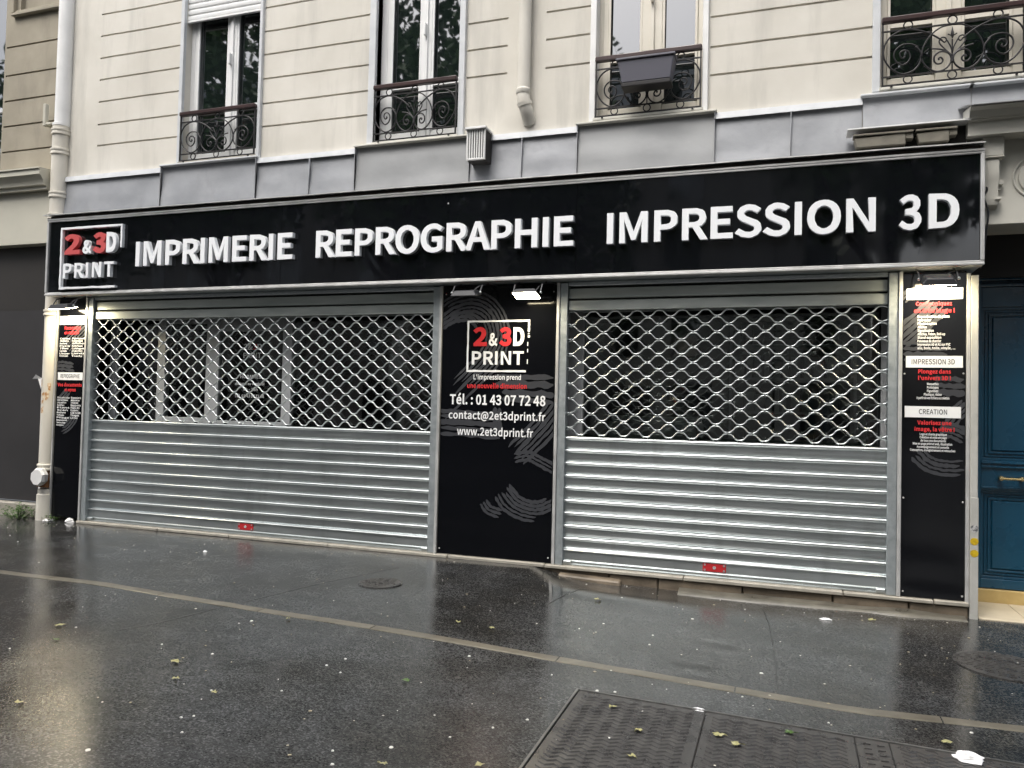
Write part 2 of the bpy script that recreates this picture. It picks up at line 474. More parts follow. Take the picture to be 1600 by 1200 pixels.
# ------------------------------------------------------------------ lettering (outlines in thousandths of the capital height)
FONT = json.loads(r'''{"A":[829,[[[5,0],[132,0],[229,306],[595,306],[690,0],[824,0],[484,1000],[344,1000]],[[261,405],[415,898],[563,405]]]],
"B":[896,[[[138,0],[561,8],[729,73],[786,130],[835,293],[809,411],[737,490],[632,539],[711,586],[761,662],[778,756],[733,897],[681,944],[529,994],[138,1000]],[[263,576],[263,900],[548,885],[627,833],[647,792],[648,692],[597,619],[490,581]],[[263,101],[263,477],[587,458],[679,399],[703,354],[703,236],[639,149],[518,106]]]],
"C":[870,[[[514,-18],[687,20],[821,126],[752,206],[648,123],[566,96],[430,106],[354,143],[247,285],[209,503],[219,620],[296,799],[435,895],[524,907],[638,881],[729,813],[797,895],[635,1000],[523,1018],[402,1002],[295,955],[206,880],[138,777],[94,650],[79,499],[94,348],[136,221],[203,119],[291,44],[395,-2]]]],
"D":[939,[[[138,0],[532,15],[648,60],[739,133],[805,232],[845,356],[858,503],[845,651],[804,774],[738,871],[646,942],[529,985],[138,1000]],[[263,104],[263,898],[485,886],[573,852],[641,796],[719,621],[719,386],[641,209],[573,151],[485,116]]]],
"E":[804,[[[138,0],[729,0],[729,108],[263,108],[263,472],[643,472],[643,580],[263,580],[263,894],[714,894],[714,1000],[138,1000]]]],
"F":[753,[[[138,0],[263,0],[263,449],[645,449],[645,555],[263,555],[263,894],[714,894],[714,1000],[138,1000]]]],
"G":[940,[[[531,-18],[711,15],[839,98],[839,518],[510,518],[510,413],[723,413],[723,151],[645,108],[543,93],[444,106],[361,143],[248,285],[209,503],[250,719],[366,858],[447,895],[589,904],[668,880],[757,813],[825,895],[661,999],[538,1018],[412,1002],[301,955],[209,880],[139,777],[95,650],[79,499],[94,348],[138,221],[206,119],[297,44],[406,-2]]]],
"H":[993,[[[138,0],[263,0],[263,472],[730,472],[730,0],[857,0],[857,1000],[730,1000],[730,581],[263,581],[263,1000],[138,1000]]]],
"I":[400,[[[138,0],[263,0],[263,1000],[138,1000]]]],
"K":[881,[[[138,0],[263,0],[263,317],[435,521],[735,0],[876,0],[514,621],[828,1000],[685,1000],[266,498],[263,1000],[138,1000]]]],
"L":[741,[[[138,0],[701,0],[701,108],[263,108],[263,1000],[138,1000]]]],
"M":[1108,[[[138,0],[251,0],[235,849],[510,101],[595,101],[864,849],[853,554],[853,0],[970,0],[970,1000],[819,1000],[558,256],[289,1000],[138,1000]]]],
"N":[986,[[[138,0],[256,0],[241,838],[719,0],[849,0],[849,1000],[729,1000],[746,164],[266,1000],[138,1000]]]],
"O":[1012,[[[506,-18],[625,-1],[728,46],[814,123],[878,226],[919,353],[933,503],[919,653],[878,779],[814,881],[728,956],[625,1002],[506,1018],[387,1002],[284,956],[198,881],[134,779],[93,653],[79,503],[93,353],[134,226],[198,123],[284,46],[387,-1]],[[506,93],[422,106],[290,204],[218,386],[209,503],[218,620],[290,799],[422,895],[506,907],[591,895],[722,799],[794,620],[804,503],[794,386],[722,204],[591,106]]]],
"P":[864,[[[138,0],[263,0],[263,398],[532,407],[621,431],[750,533],[785,610],[785,804],[750,880],[694,935],[528,993],[138,1000]],[[263,501],[263,898],[553,881],[642,821],[664,772],[664,642],[608,550],[492,506]]]],
"R":[866,[[[263,525],[263,898],[564,881],[646,825],[667,779],[667,660],[611,574],[504,531]],[[686,0],[828,0],[574,438],[693,491],[771,585],[799,720],[754,885],[701,938],[547,994],[138,1000],[138,0],[263,0],[263,424],[443,424]]]],
"S":[813,[[[415,-18],[512,-8],[663,65],[744,190],[754,266],[727,390],[653,475],[329,631],[247,718],[246,804],[328,889],[427,907],[514,896],[655,814],[720,895],[592,983],[427,1018],[341,1009],[201,943],[123,826],[120,686],[144,630],[221,548],[578,367],[620,301],[620,209],[571,138],[478,98],[314,108],[141,217],[65,130],[219,22]]]],
"T":[817,[[[345,0],[472,0],[472,894],[775,894],[775,1000],[42,1000],[42,894],[345,894]]]],
"U":[984,[[[492,-18],[676,22],[748,77],[803,158],[839,269],[851,412],[851,1000],[730,1000],[721,302],[661,161],[613,121],[492,93],[374,121],[291,221],[259,409],[259,1000],[134,1000],[134,412],[146,269],[181,158],[236,77],[309,22]]]],
"V":[784,[[[321,0],[467,0],[784,1000],[656,1000],[398,128],[134,1000],[1,1000]]]],
"X":[782,[[[23,0],[157,0],[381,432],[621,0],[760,0],[467,510],[739,1000],[607,1000],[402,598],[181,1000],[42,1000],[315,517]]]],
"Y":[724,[[[299,0],[424,0],[424,387],[726,1000],[595,1000],[366,498],[132,1000],[-1,1000],[299,387]]]],
"Z":[823,[[[68,0],[759,0],[759,108],[224,108],[752,925],[752,1000],[116,1000],[116,894],[596,894],[68,76]]]],
"a":[768,[[[296,-18],[427,13],[542,89],[557,0],[659,0],[653,542],[599,677],[550,722],[402,760],[237,728],[112,663],[160,577],[261,631],[382,656],[476,629],[522,560],[535,469],[277,418],[189,378],[92,266],[80,192],[109,78],[185,7]],[[332,83],[238,110],[205,162],[208,245],[274,318],[535,386],[535,180],[433,108]]]],
"b":[843,[[[452,-18],[610,30],[728,166],[761,264],[765,490],[698,657],[640,713],[479,760],[357,730],[246,656],[251,1086],[126,1086],[126,0],[225,0],[241,76],[345,7]],[[431,87],[347,104],[251,164],[251,554],[416,652],[511,646],[599,580],[644,381],[637,295],[584,165],[490,96]]]],
"c":[696,[[[417,-18],[546,7],[658,75],[603,160],[494,96],[364,95],[308,122],[228,220],[199,370],[230,519],[312,619],[432,655],[512,637],[580,591],[643,673],[552,734],[427,760],[250,714],[177,657],[84,484],[71,370],[83,256],[171,84],[240,28]]]],
"d":[846,[[[378,-18],[502,13],[603,87],[618,0],[720,0],[720,1086],[595,1086],[602,674],[538,720],[393,760],[235,712],[118,578],[84,482],[72,370],[110,160],[216,28]],[[405,87],[345,96],[254,162],[207,288],[201,371],[208,451],[263,576],[358,646],[415,655],[505,637],[595,577],[595,188],[503,112]]]],
"e":[756,[[[426,-18],[560,4],[668,57],[625,141],[474,84],[315,114],[230,204],[194,341],[693,341],[696,362],[690,511],[664,596],[563,717],[490,749],[319,748],[173,655],[84,482],[71,370],[119,161],[246,28]],[[192,430],[206,498],[265,600],[307,633],[405,660],[459,654],[541,601],[589,430]]]],
"f":[443,[[[45,640],[146,640],[146,0],[270,0],[270,640],[427,640],[427,741],[270,741],[273,902],[316,987],[430,995],[458,984],[486,1080],[428,1097],[294,1096],[198,1038],[152,930],[146,741],[45,734]]]],
"g":[769,[[[375,-341],[483,-332],[649,-264],[738,-151],[743,-29],[721,16],[635,73],[269,102],[220,150],[223,208],[265,261],[356,235],[447,243],[567,304],[636,418],[645,492],[629,580],[585,645],[737,645],[737,741],[302,752],[180,688],[107,571],[111,413],[194,291],[115,182],[121,100],[179,25],[82,-81],[80,-202],[155,-290],[216,-318]],[[374,319],[264,367],[217,495],[263,623],[374,668],[486,623],[532,495],[485,367]],[[393,-255],[277,-239],[185,-163],[181,-104],[211,-40],[254,0],[304,-9],[560,-20],[623,-74],[620,-143],[564,-209]]]],
"h":[828,[[[126,0],[251,0],[251,538],[351,622],[453,651],[560,604],[590,516],[593,0],[718,0],[718,469],[693,628],[619,726],[491,760],[356,723],[246,636],[251,1086],[126,1086]]]],
"i":[375,[[[126,0],[251,0],[251,741],[126,741]],[[188,894],[248,916],[271,977],[248,1035],[188,1057],[129,1035],[106,977],[129,916]]]],
"j":[375,[[[48,-330],[166,-300],[205,-264],[246,-155],[251,741],[127,741],[125,-127],[109,-191],[68,-226],[-35,-217],[-60,-311]],[[188,894],[248,916],[271,977],[248,1035],[188,1057],[128,1035],[105,977],[128,916]]]],
"l":[387,[[[256,-18],[329,-7],[311,89],[276,87],[251,139],[251,1086],[126,1086],[129,99],[181,2]]]],
"m":[1263,[[[126,0],[251,0],[251,538],[348,623],[437,651],[541,604],[571,516],[574,0],[698,0],[698,538],[797,623],[856,648],[928,646],[990,604],[1023,453],[1023,0],[1147,0],[1141,556],[1092,685],[1049,726],[924,760],[796,720],[678,618],[607,722],[526,755],[389,743],[243,633],[228,741],[126,741]]]],
"n":[832,[[[126,0],[251,0],[251,538],[351,622],[453,651],[560,604],[590,516],[593,0],[718,0],[718,469],[693,628],[619,726],[491,760],[355,723],[243,633],[228,741],[126,741]]]],
"o":[827,[[[413,-18],[583,28],[653,84],[743,256],[756,370],[743,484],[653,657],[583,714],[413,760],[244,714],[174,657],[84,484],[71,370],[84,256],[174,84],[244,28]],[[413,86],[353,95],[258,164],[206,289],[199,370],[206,450],[258,576],[353,646],[413,655],[474,646],[569,576],[622,450],[629,370],[622,289],[569,164],[474,95]]]],
"p":[846,[[[126,-312],[251,-312],[247,68],[418,-15],[534,-6],[610,30],[728,166],[774,382],[740,582],[640,713],[567,748],[436,756],[240,655],[228,741],[126,741]],[[431,87],[347,104],[251,164],[251,554],[417,652],[511,646],[599,580],[644,381],[637,295],[584,165],[490,96]]]],
"q":[846,[[[595,-312],[720,-312],[720,741],[621,741],[606,671],[472,750],[310,748],[169,655],[118,578],[72,370],[110,160],[156,83],[291,-6],[461,-4],[602,86]],[[405,87],[345,96],[254,162],[207,288],[201,371],[208,451],[263,576],[358,646],[415,655],[505,637],[595,577],[595,188],[503,112]]]],
"r":[529,[[[126,0],[251,0],[251,476],[278,532],[372,631],[437,648],[509,636],[532,744],[453,760],[374,741],[302,688],[243,606],[228,741],[126,741]]]],
"s":[638,[[[319,-18],[400,-10],[519,47],[557,92],[588,202],[579,265],[516,352],[252,477],[209,524],[218,609],[264,648],[373,661],[509,598],[569,675],[468,735],[340,760],[264,752],[151,699],[92,606],[93,493],[153,409],[444,258],[469,195],[453,137],[368,83],[281,82],[205,104],[104,168],[44,85],[168,11]]]],
"t":[514,[[[357,-18],[495,10],[471,104],[348,87],[297,120],[274,183],[271,640],[473,640],[473,741],[271,741],[271,950],[168,950],[154,741],[37,734],[37,640],[147,640],[147,229],[167,99],[233,13]]]],
"u":[828,[[[342,-18],[476,19],[587,116],[600,0],[704,0],[704,741],[580,741],[580,216],[449,103],[335,95],[273,137],[240,286],[240,741],[115,741],[115,271],[139,112],[214,15]]]],
"v":[711,[[[285,0],[431,0],[693,741],[570,741],[362,101],[147,741],[18,741]]]],
"w":[1094,[[[243,0],[387,0],[543,613],[707,0],[858,0],[1059,741],[939,741],[786,106],[611,741],[490,741],[325,106],[164,741],[37,741]]]],
"x":[679,[[[20,0],[151,0],[326,306],[523,0],[659,0],[415,374],[640,741],[510,741],[353,454],[175,741],[40,741],[265,386]]]],
"y":[711,[[[138,-319],[264,-285],[386,-132],[693,741],[572,741],[378,120],[297,330],[147,741],[18,741],[315,-1],[235,-171],[171,-211],[75,-205],[50,-304]]]],
"z":[648,[[[48,0],[608,0],[608,101],[205,101],[596,674],[596,741],[90,741],[90,640],[438,640],[48,67]]]],
"\u00e9":[756,[[[426,-18],[560,4],[668,57],[625,141],[474,84],[315,114],[230,204],[194,341],[693,341],[696,362],[690,511],[664,596],[563,717],[490,749],[319,748],[173,655],[84,482],[71,370],[119,161],[246,28]],[[192,430],[206,498],[265,600],[307,633],[405,660],[459,654],[541,601],[589,430]],[[381,873],[618,1108],[532,1190],[317,936]]]],
"\u00e8":[756,[[[426,-18],[560,4],[668,57],[625,141],[474,84],[315,114],[230,204],[194,341],[693,341],[696,362],[690,511],[664,596],[563,717],[490,749],[319,748],[173,655],[84,482],[71,370],[119,161],[246,28]],[[192,430],[206,498],[265,600],[307,633],[405,660],[459,654],[541,601],[589,430]],[[423,873],[488,936],[273,1190],[184,1108]]]],
"\u00e2":[768,[[[296,-18],[427,13],[542,89],[557,0],[659,0],[653,542],[599,677],[550,722],[402,760],[237,728],[112,663],[160,577],[261,631],[382,656],[476,629],[522,560],[535,469],[277,418],[189,378],[92,266],[80,192],[109,78],[185,7]],[[332,83],[238,110],[205,162],[208,245],[274,318],[535,386],[535,180],[433,108]],[[172,915],[225,866],[411,1038],[591,866],[643,915],[469,1128],[345,1128]]]],
"\u00ea":[756,[[[426,-18],[560,4],[668,57],[625,141],[474,84],[315,114],[230,204],[194,341],[693,341],[696,362],[690,511],[664,596],[563,717],[490,749],[319,748],[173,655],[84,482],[71,370],[119,161],[246,28]],[[192,430],[206,498],[265,600],[307,633],[405,660],[459,654],[541,601],[589,430]],[[166,915],[220,866],[405,1038],[584,866],[638,915],[464,1128],[340,1128]]]],
"\u00e0":[768,[[[296,-18],[427,13],[542,89],[557,0],[659,0],[653,542],[599,677],[550,722],[402,760],[237,728],[112,663],[160,577],[261,631],[382,656],[476,629],[522,560],[535,469],[277,418],[189,378],[92,266],[80,192],[109,78],[185,7]],[[332,83],[238,110],[205,162],[208,245],[274,318],[535,386],[535,180],[433,108]],[[430,873],[494,936],[277,1190],[191,1108]]]],
"\u00f4":[827,[[[413,-18],[583,28],[653,84],[743,256],[756,370],[743,484],[653,657],[583,714],[413,760],[244,714],[174,657],[84,484],[71,370],[84,256],[174,84],[244,28]],[[413,86],[353,95],[258,164],[206,289],[199,370],[206,450],[258,576],[353,646],[413,655],[474,646],[569,576],[622,450],[629,370],[622,289],[569,164],[474,95]],[[177,915],[231,866],[416,1038],[596,866],[649,915],[476,1128],[351,1128]]]],
"0":[757,[[[379,-18],[468,-3],[544,40],[606,112],[680,344],[690,503],[680,662],[606,891],[544,961],[468,1004],[379,1018],[290,1004],[214,961],[152,891],[78,662],[68,503],[78,344],[152,112],[214,40],[290,-3]],[[379,83],[279,127],[241,183],[195,370],[188,503],[195,636],[241,821],[279,877],[379,920],[479,877],[517,821],[564,636],[570,503],[564,370],[517,183],[479,127]]]],
"1":[757,[[[120,0],[668,0],[668,104],[468,104],[468,1000],[372,1000],[282,959],[165,929],[165,850],[344,850],[344,104],[120,104]]]],
"2":[757,[[[60,0],[689,0],[689,108],[248,98],[533,420],[628,624],[641,724],[605,879],[504,981],[349,1018],[234,1000],[139,949],[55,872],[127,801],[221,884],[294,913],[437,891],[513,773],[506,631],[407,435],[60,74]]]],
"3":[757,[[[359,-18],[522,16],[587,58],[669,184],[681,267],[673,332],[619,435],[469,521],[598,616],[641,711],[637,842],[564,952],[435,1010],[300,1014],[201,984],[76,899],[143,820],[238,890],[351,917],[441,897],[499,842],[514,707],[459,623],[407,593],[243,568],[243,472],[346,466],[485,417],[547,329],[547,218],[497,136],[407,92],[249,102],[104,201],[40,120],[165,24]]]],
"4":[757,[[[464,0],[581,0],[581,276],[715,276],[715,375],[581,375],[581,1000],[443,1000],[27,357],[27,276],[464,276]],[[464,375],[157,375],[465,864]]]],
"5":[757,[[[357,-18],[517,23],[584,72],[672,224],[685,325],[643,506],[535,610],[383,644],[233,604],[259,894],[636,894],[636,1000],[150,1000],[117,533],[184,491],[264,535],[410,543],[501,490],[551,389],[558,322],[529,196],[496,149],[402,93],[242,102],[100,196],[37,115],[164,23]]]],
"6":[757,[[[411,-18],[486,-7],[613,72],[688,216],[698,307],[664,482],[568,586],[500,612],[381,617],[262,565],[194,501],[205,639],[273,824],[324,877],[452,915],[539,895],[610,839],[681,915],[581,989],[446,1018],[351,1005],[264,965],[189,894],[129,792],[90,653],[76,477],[88,326],[172,106],[239,37],[320,-4]],[[196,401],[334,516],[455,521],[535,468],[580,307],[557,188],[497,109],[411,80],[352,90],[302,118],[230,226]]]],
"7":[757,[[[270,0],[400,0],[431,347],[465,497],[591,779],[693,925],[693,1000],[67,1000],[67,894],[553,894],[396,625],[344,487],[308,340]]]],
"8":[757,[[[382,-18],[470,-9],[608,57],[684,171],[694,240],[643,405],[527,503],[615,609],[653,701],[650,825],[626,888],[532,981],[385,1015],[310,1007],[189,945],[120,833],[129,666],[246,525],[120,418],[63,248],[74,175],[153,57],[294,-9]],[[450,543],[292,625],[232,707],[245,846],[301,902],[383,922],[475,898],[547,793],[541,673]],[[383,75],[276,99],[180,209],[191,349],[240,425],[311,486],[497,394],[566,305],[576,244],[552,156],[485,97]]]],
"9":[757,[[[321,-18],[412,-4],[498,38],[572,111],[631,218],[670,361],[683,543],[639,807],[587,900],[519,965],[438,1005],[347,1018],[203,977],[100,864],[70,785],[69,598],[135,459],[190,415],[336,379],[459,412],[566,501],[553,362],[486,177],[436,125],[317,86],[224,106],[147,162],[79,85],[180,11]],[[565,606],[425,485],[302,479],[222,532],[177,693],[200,813],[261,892],[348,921],[407,912],[499,841],[531,779]]]],
"&":[928,[[[353,-18],[513,13],[641,97],[872,-18],[905,86],[718,181],[820,349],[892,539],[776,539],[717,379],[636,244],[417,474],[382,525],[574,704],[598,759],[601,876],[555,963],[468,1011],[346,1010],[290,986],[210,903],[181,783],[199,669],[247,548],[109,428],[57,323],[59,183],[134,60],[268,-8]],[[559,162],[435,92],[315,88],[197,169],[171,266],[207,372],[297,461]],[[336,607],[294,728],[292,824],[346,911],[412,930],[484,896],[500,776],[455,703]]]],
".":[379,[[[190,-18],[253,8],[280,76],[253,146],[190,172],[126,146],[100,76],[126,8]]]],
":":[379,[[[190,532],[253,558],[280,628],[253,696],[190,723],[126,696],[100,628],[126,558]],[[190,-18],[253,8],[280,76],[253,146],[190,172],[126,146],[100,76],[126,8]]]],
",":[379,[[[102,-259],[248,-146],[302,26],[289,104],[253,154],[172,169],[116,131],[115,38],[148,8],[209,-1],[172,-110],[72,-186]]]],
"'":[379,[[[150,659],[228,659],[254,1052],[123,1052]]]],
"@":[1291,[[[613,-236],[764,-217],[903,-158],[869,-85],[756,-134],[622,-153],[498,-139],[389,-98],[298,-31],[228,61],[183,176],[168,314],[189,481],[246,624],[333,741],[443,828],[569,883],[703,902],[830,887],[935,846],[1018,781],[1077,695],[1113,592],[1117,383],[1094,306],[1016,198],[920,160],[835,204],[826,284],[896,644],[814,644],[794,581],[721,648],[589,641],[458,540],[387,385],[378,303],[403,185],[468,111],[562,86],[662,116],[748,191],[778,126],[869,78],[979,87],[1049,121],[1165,257],[1200,358],[1213,480],[1197,622],[1151,744],[1078,845],[979,921],[857,968],[714,985],[548,963],[397,901],[267,800],[166,666],[100,501],[76,310],[95,146],[149,10],[233,-97],[341,-174],[470,-220]],[[587,172],[531,186],[493,230],[485,369],[570,527],[673,569],[727,555],[771,505],[729,263],[653,194]]]],
"!":[441,[[[177,302],[263,302],[282,1022],[157,1022]],[[220,-18],[284,8],[310,76],[284,146],[220,172],[156,146],[130,76],[156,8]]]],
"/":[535,[[[15,-244],[106,-244],[514,1083],[424,1083]]]],
"(":[461,[[[326,-267],[402,-233],[272,81],[234,308],[234,539],[305,875],[402,1080],[326,1116],[268,1012],[179,794],[132,554],[150,171],[218,-57]]]],
")":[461,[[[135,-267],[243,-57],[312,171],[329,554],[282,794],[193,1012],[135,1116],[57,1080],[155,875],[228,539],[228,308],[189,81],[57,-233]]]],
"-":[473,[[[63,334],[412,334],[412,430],[63,430]]]],
"+":[757,[[[329,158],[428,158],[428,457],[707,457],[707,550],[428,550],[428,849],[329,849],[329,550],[52,550],[52,457],[329,457]]]]}''')
_GL = {}
def glyph(ch, bold, depth):
    key = (ch, round(bold, 3), depth)
    if key in _GL: return _GL[key]
    adv, cs = FONT[ch]
    cu = bpy.data.curves.new("g", 'CURVE')
    cu.dimensions = '2D'
    cu.fill_mode = 'BOTH'
    area = lambda c: .5 * sum(c[i - 1][0] * c[i][1] - c[i][0] * c[i - 1][1] for i in range(len(c)))
    pts0 = [[(x / 1000, y / 1000) for x, y in c] for c in cs]
    # outer contours are those not inside another one
    def inside(p, poly):
        r = False
        for i in range(len(poly)):
            (x0, y0), (x1, y1) = poly[i - 1], poly[i]
            if (y0 > p[1]) != (y1 > p[1]) and p[0] < (x1 - x0) * (p[1] - y0) / (y1 - y0) + x0:
                r = not r
        return r
    for ci, c in enumerate(pts0):
        hole = sum(inside(c[0], d) for di, d in enumerate(pts0) if di != ci) % 2 == 1
        s = 1 if area(c) > 0 else -1                     # counter-clockwise: outward is to the right
        grow = bold * (-1 if hole else 1)
        o2 = []
        n = len(c)
        for i in range(n):
            ax, ay = c[i - 1]; bx, by = c[i]; dx, dy = c[(i + 1) % n]
            e1 = Vector((bx - ax, by - ay)); e2 = Vector((dx - bx, dy - by))
            if e1.length < 1e-6 or e2.length < 1e-6: continue
            e1.normalize(); e2.normalize()
            n1 = Vector((e1.y, -e1.x)) * s; n2 = Vector((e2.y, -e2.x)) * s
            nn = n1 + n2
            if nn.length < .3: nn = n1.copy(); k = 1.0
            else:
                nn.normalize(); k = 1 / max(.5, nn.dot(n1))
            o2.append((bx + nn.x * grow * k, by + nn.y * grow * k))
        sp = cu.splines.new('POLY')
        sp.points.add(len(o2) - 1)
        for p, (x, y) in zip(sp.points, o2):
            p.co = (x, y, 0, 1)
        sp.use_cyclic_u = True
    cu.extrude = depth / 2
    ob = bpy.data.objects.new("g", cu)
    COL.objects.link(ob)
    dg = bpy.context.evaluated_depsgraph_get()
    me = bpy.data.meshes.new_from_object(ob.evaluated_get(dg))
    vs = [tuple(v.co) for v in me.vertices]
    fs = [tuple(p.vertices) for p in me.polygons]
    bpy.data.objects.remove(ob)
    bpy.data.curves.remove(cu)
    bpy.data.meshes.remove(me)
    # scale back so that the capital height stays 1
    k = 1 / (1 + 2 * bold)
    vs = [(x, (y + bold) * k, z) for x, y, z in vs]
    _GL[key] = (adv / 1000 + 1.2 * bold, vs, fs)
    return _GL[key]

def text_layout(s, bold):
    x = 0; out = []
    for ch in s:
        if ch == ' ':
            x += .30; continue
        a, v, f = glyph(ch, bold, 0.0)
        xs = [p[0] for p in v]
        out.append((ch, x, min(xs), max(xs)))
        x += a
    return out

def text(s, x0, x1, zb, cap, y, bold=.03, depth=0.0, split=False, fit='track'):
    """lettering on a facade plane: spans x0..x1, baseline zb, capital height cap, face at y (towards -y); returns MB or a list of MB"""
    lay = text_layout(s, bold)
    nat0 = lay[0][1] + lay[0][2]; nat1 = lay[-1][1] + lay[-1][3]
    if x1 is None:
        sx = cap; tr = 0
    elif fit == 'scale':
        sx = (x1 - x0) / (nat1 - nat0); tr = 0
    else:
        sx = cap
        tr = ((x1 - x0) - (nat1 - nat0) * sx) / max(1, len(lay) - 1)
    res = []; mb = MB()
    for i, (ch, px, a, b) in enumerate(lay):
        _, vs, fs = glyph(ch, bold, round(depth / cap, 4) if depth else 0.0)
        ox = x0 + (px - nat0) * sx + tr * i
        m = MB() if split else mb
        m.add([(ox + vx * sx, y - vz * cap if depth else y, zb + vy * cap) for vx, vy, vz in vs], fs)
        if split: res.append((ch, m))
    return res if split else mb

def catmull(pts, n=10):
    out = []
    P = [pts[0]] + list(pts) + [pts[-1]]
    for i in range(1, len(P) - 2):
        for k in range(n):
            t = k / n
            out.append(tuple(.5 * ((2 * P[i][j]) + (-P[i - 1][j] + P[i + 1][j]) * t + (2 * P[i - 1][j] - 5 * P[i][j] + 4 * P[i + 1][j] - P[i + 2][j]) * t * t
                             + (-P[i - 1][j] + 3 * P[i][j] - 3 * P[i + 1][j] + P[i + 2][j]) * t ** 3) for j in range(len(pts[0]))))
    out.append(tuple(pts[-1]))
    return out

_yoff = [0]
def strands(mb, path, width, n, clip, y=-.0138, seed=1, gap=.32):
    """a dry-brush stroke: n ragged ribbons side by side along a path, clipped to (x0, x1, z0, z1)"""
    rr = random.Random(seed)
    p = catmull(path, 12)
    m = len(p)
    nor = []
    for i in range(m):
        a = p[max(0, i - 1)]; b = p[min(m - 1, i + 1)]
        d = Vector((b[0] - a[0], b[1] - a[1]))
        d.normalize()
        nor.append((-d.y, d.x))
    w = width / n
    for k in range(n):
        off = (k + .5) * w - width / 2
        hw = w * (1 - gap) / 2 * rr.uniform(.75, 1.35)
        i0 = int(rr.uniform(0, .10) * m); i1 = int(m - 1 - rr.uniform(0, .12) * m)
        yy = y - .00006 * (_yoff[0] % 40); _yoff[0] += 1
        ph = rr.uniform(0, 9)
        for i in range(i0, i1):
            q = []
            for j in (i, i + 1):
                jit = .18 * w * noise.noise((j * .35 + ph, k * 3.1, seed))
                h = hw * (1 + .45 * noise.noise((j * .5, ph, 2.2)))
                h *= min(1, (j - i0 + .6) / 3, (i1 - j + .6) / 3)
                for sgn in (-1, 1):
                    x = p[j][0] + nor[j][0] * (off + jit + sgn * h); z = p[j][1] + nor[j][1] * (off + jit + sgn * h)
                    q.append((min(max(x, clip[0]), clip[1]), yy, min(max(z, clip[2]), clip[3])))
            if max(a[0] for a in q) - min(a[0] for a in q) < 1e-5 or max(a[2] for a in q) - min(a[2] for a in q) < 1e-5: continue
            mb.quad(q[0], q[2], q[3], q[1])
    return mb

def gz(x, y):
    z0 = .09 if x < -2.5 else max(-.1, .09 - .0225 * (x + 2.5))
    return z0 + .015 * y

# ================================================================== GROUND
mb = MB()
xs = [-40, -25, -16, -12, -10] + [-9 + .25 * i for i in range(53)] + [6, 9, 14, 25, 40]
ys = [-8.0, -7, -6, -5.5] + [-5 + .2 * i for i in range(24)] + [-.2, -.1, 0, .1, .6, 1.2, 2.0]
def ground_z(x, y):
    z = gz(x, y)
    if y > 0: z = gz(x, 0)
    z += .010 * noise.noise((x * .5, y * .7, 3.3)) + .004 * noise.noise((x * 1.7, y * 1.9, 1.3))
    tgt = .09 if x < -1.95 else (.09 - .25 * (x + 1.95) if x < -1.65 else (.015 - .02 * (x + 1.65) if x < -.4 else (-.010 + .009 * (x + .4))))
    if -2.5 < x < 3:
        t = min(1, max(0, (y + .75) / .6)); t = t * t * (3 - 2 * t)
        z += (tgt - gz(x, 0)) * t * min(1, (x + 2.5) / .4, (3 - x) / 1.0)
    return z
for x in xs:
    for y in ys:
        mb.v.append((x, y, ground_z(x, y)))
ny = len(ys)
for i in range(len(xs) - 1):
    for j in range(ny - 1):
        mb.f.append((i * ny + j, (i + 1) * ny + j, (i + 1) * ny + j + 1, i * ny + j + 1))
pavement = single('pavement', mb, M['asphalt'], kind='structure', smooth='all')
mb = MB().box(-60, 60, -16.2, -8.18, -.42, -.30)
single('road', mb, M['roadasphalt'], kind='structure')
mb = MB().box(-60, 60, -8.18, -8.0, -.42, -.10)
single('kerb', mb, M['sill'], kind='structure', bevel=.02)
mb = MB().box(-60, 60, -40, -16.2, -.42, -.16)
single('far_pavement', mb, M['roadasphalt'], kind='structure')

# stone strip crossing the pavement: one child per stone
pts = [(-9.4, -1.98), (-7.6, -1.96), (-5.75, -1.95), (-4.84, -1.93), (-3.7, -2.03), (-2.55, -2.105), (-1.45, -2.14), (-.62, -2.175), (.35, -2.22), (1.08, -2.11), (2.2, -2.10), (3.6, -2.1)]
strip = thing('stone_strip', 'pale worn stone strip set flush across the wet pavement', 'kerb strip', (-2.5, -2.1, .06))
def strip_y(x):
    for (a, b), (c, d) in zip(pts, pts[1:]):
        if a <= x <= c: return b + (d - b) * (x - a) / (c - a)
x = -9.3
rs = random.Random(3)
while x < 3.3:
    ln = rs.uniform(.85, 1.25)
    x2 = min(x + ln, 3.5)
    top, bot = [], []
    mb = MB()
    nseg = 6
    for k in range(nseg + 1):
        xx = x + .004 + (x2 - x - .008) * k / nseg
        yc = strip_y(min(max(xx, -9.3), 3.55)); hw = .043 + .006 * noise.noise((xx * 4, 1, 2))
        zt = ground_z(xx, yc) + .0035 + .003 * noise.noise((xx * 5, 3, 1))
        mb.v += [(xx, yc - hw, zt - .05), (xx, yc - hw, zt - .003), (xx, yc - hw + .008, zt), (xx, yc + hw - .008, zt), (xx, yc + hw, zt - .003), (xx, yc + hw, zt - .05)]
    for k in range(nseg):
        for q in range(5):
            mb.f.append((k * 6 + q, k * 6 + 6 + q, k * 6 + 7 + q, k * 6 + 1 + q))
    mb.f.append((5, 4, 3, 2, 1, 0)); mb.f.append(tuple(nseg * 6 + q for q in range(6)))
    part('stone', mb, M['kerb'], strip)
    x = x2

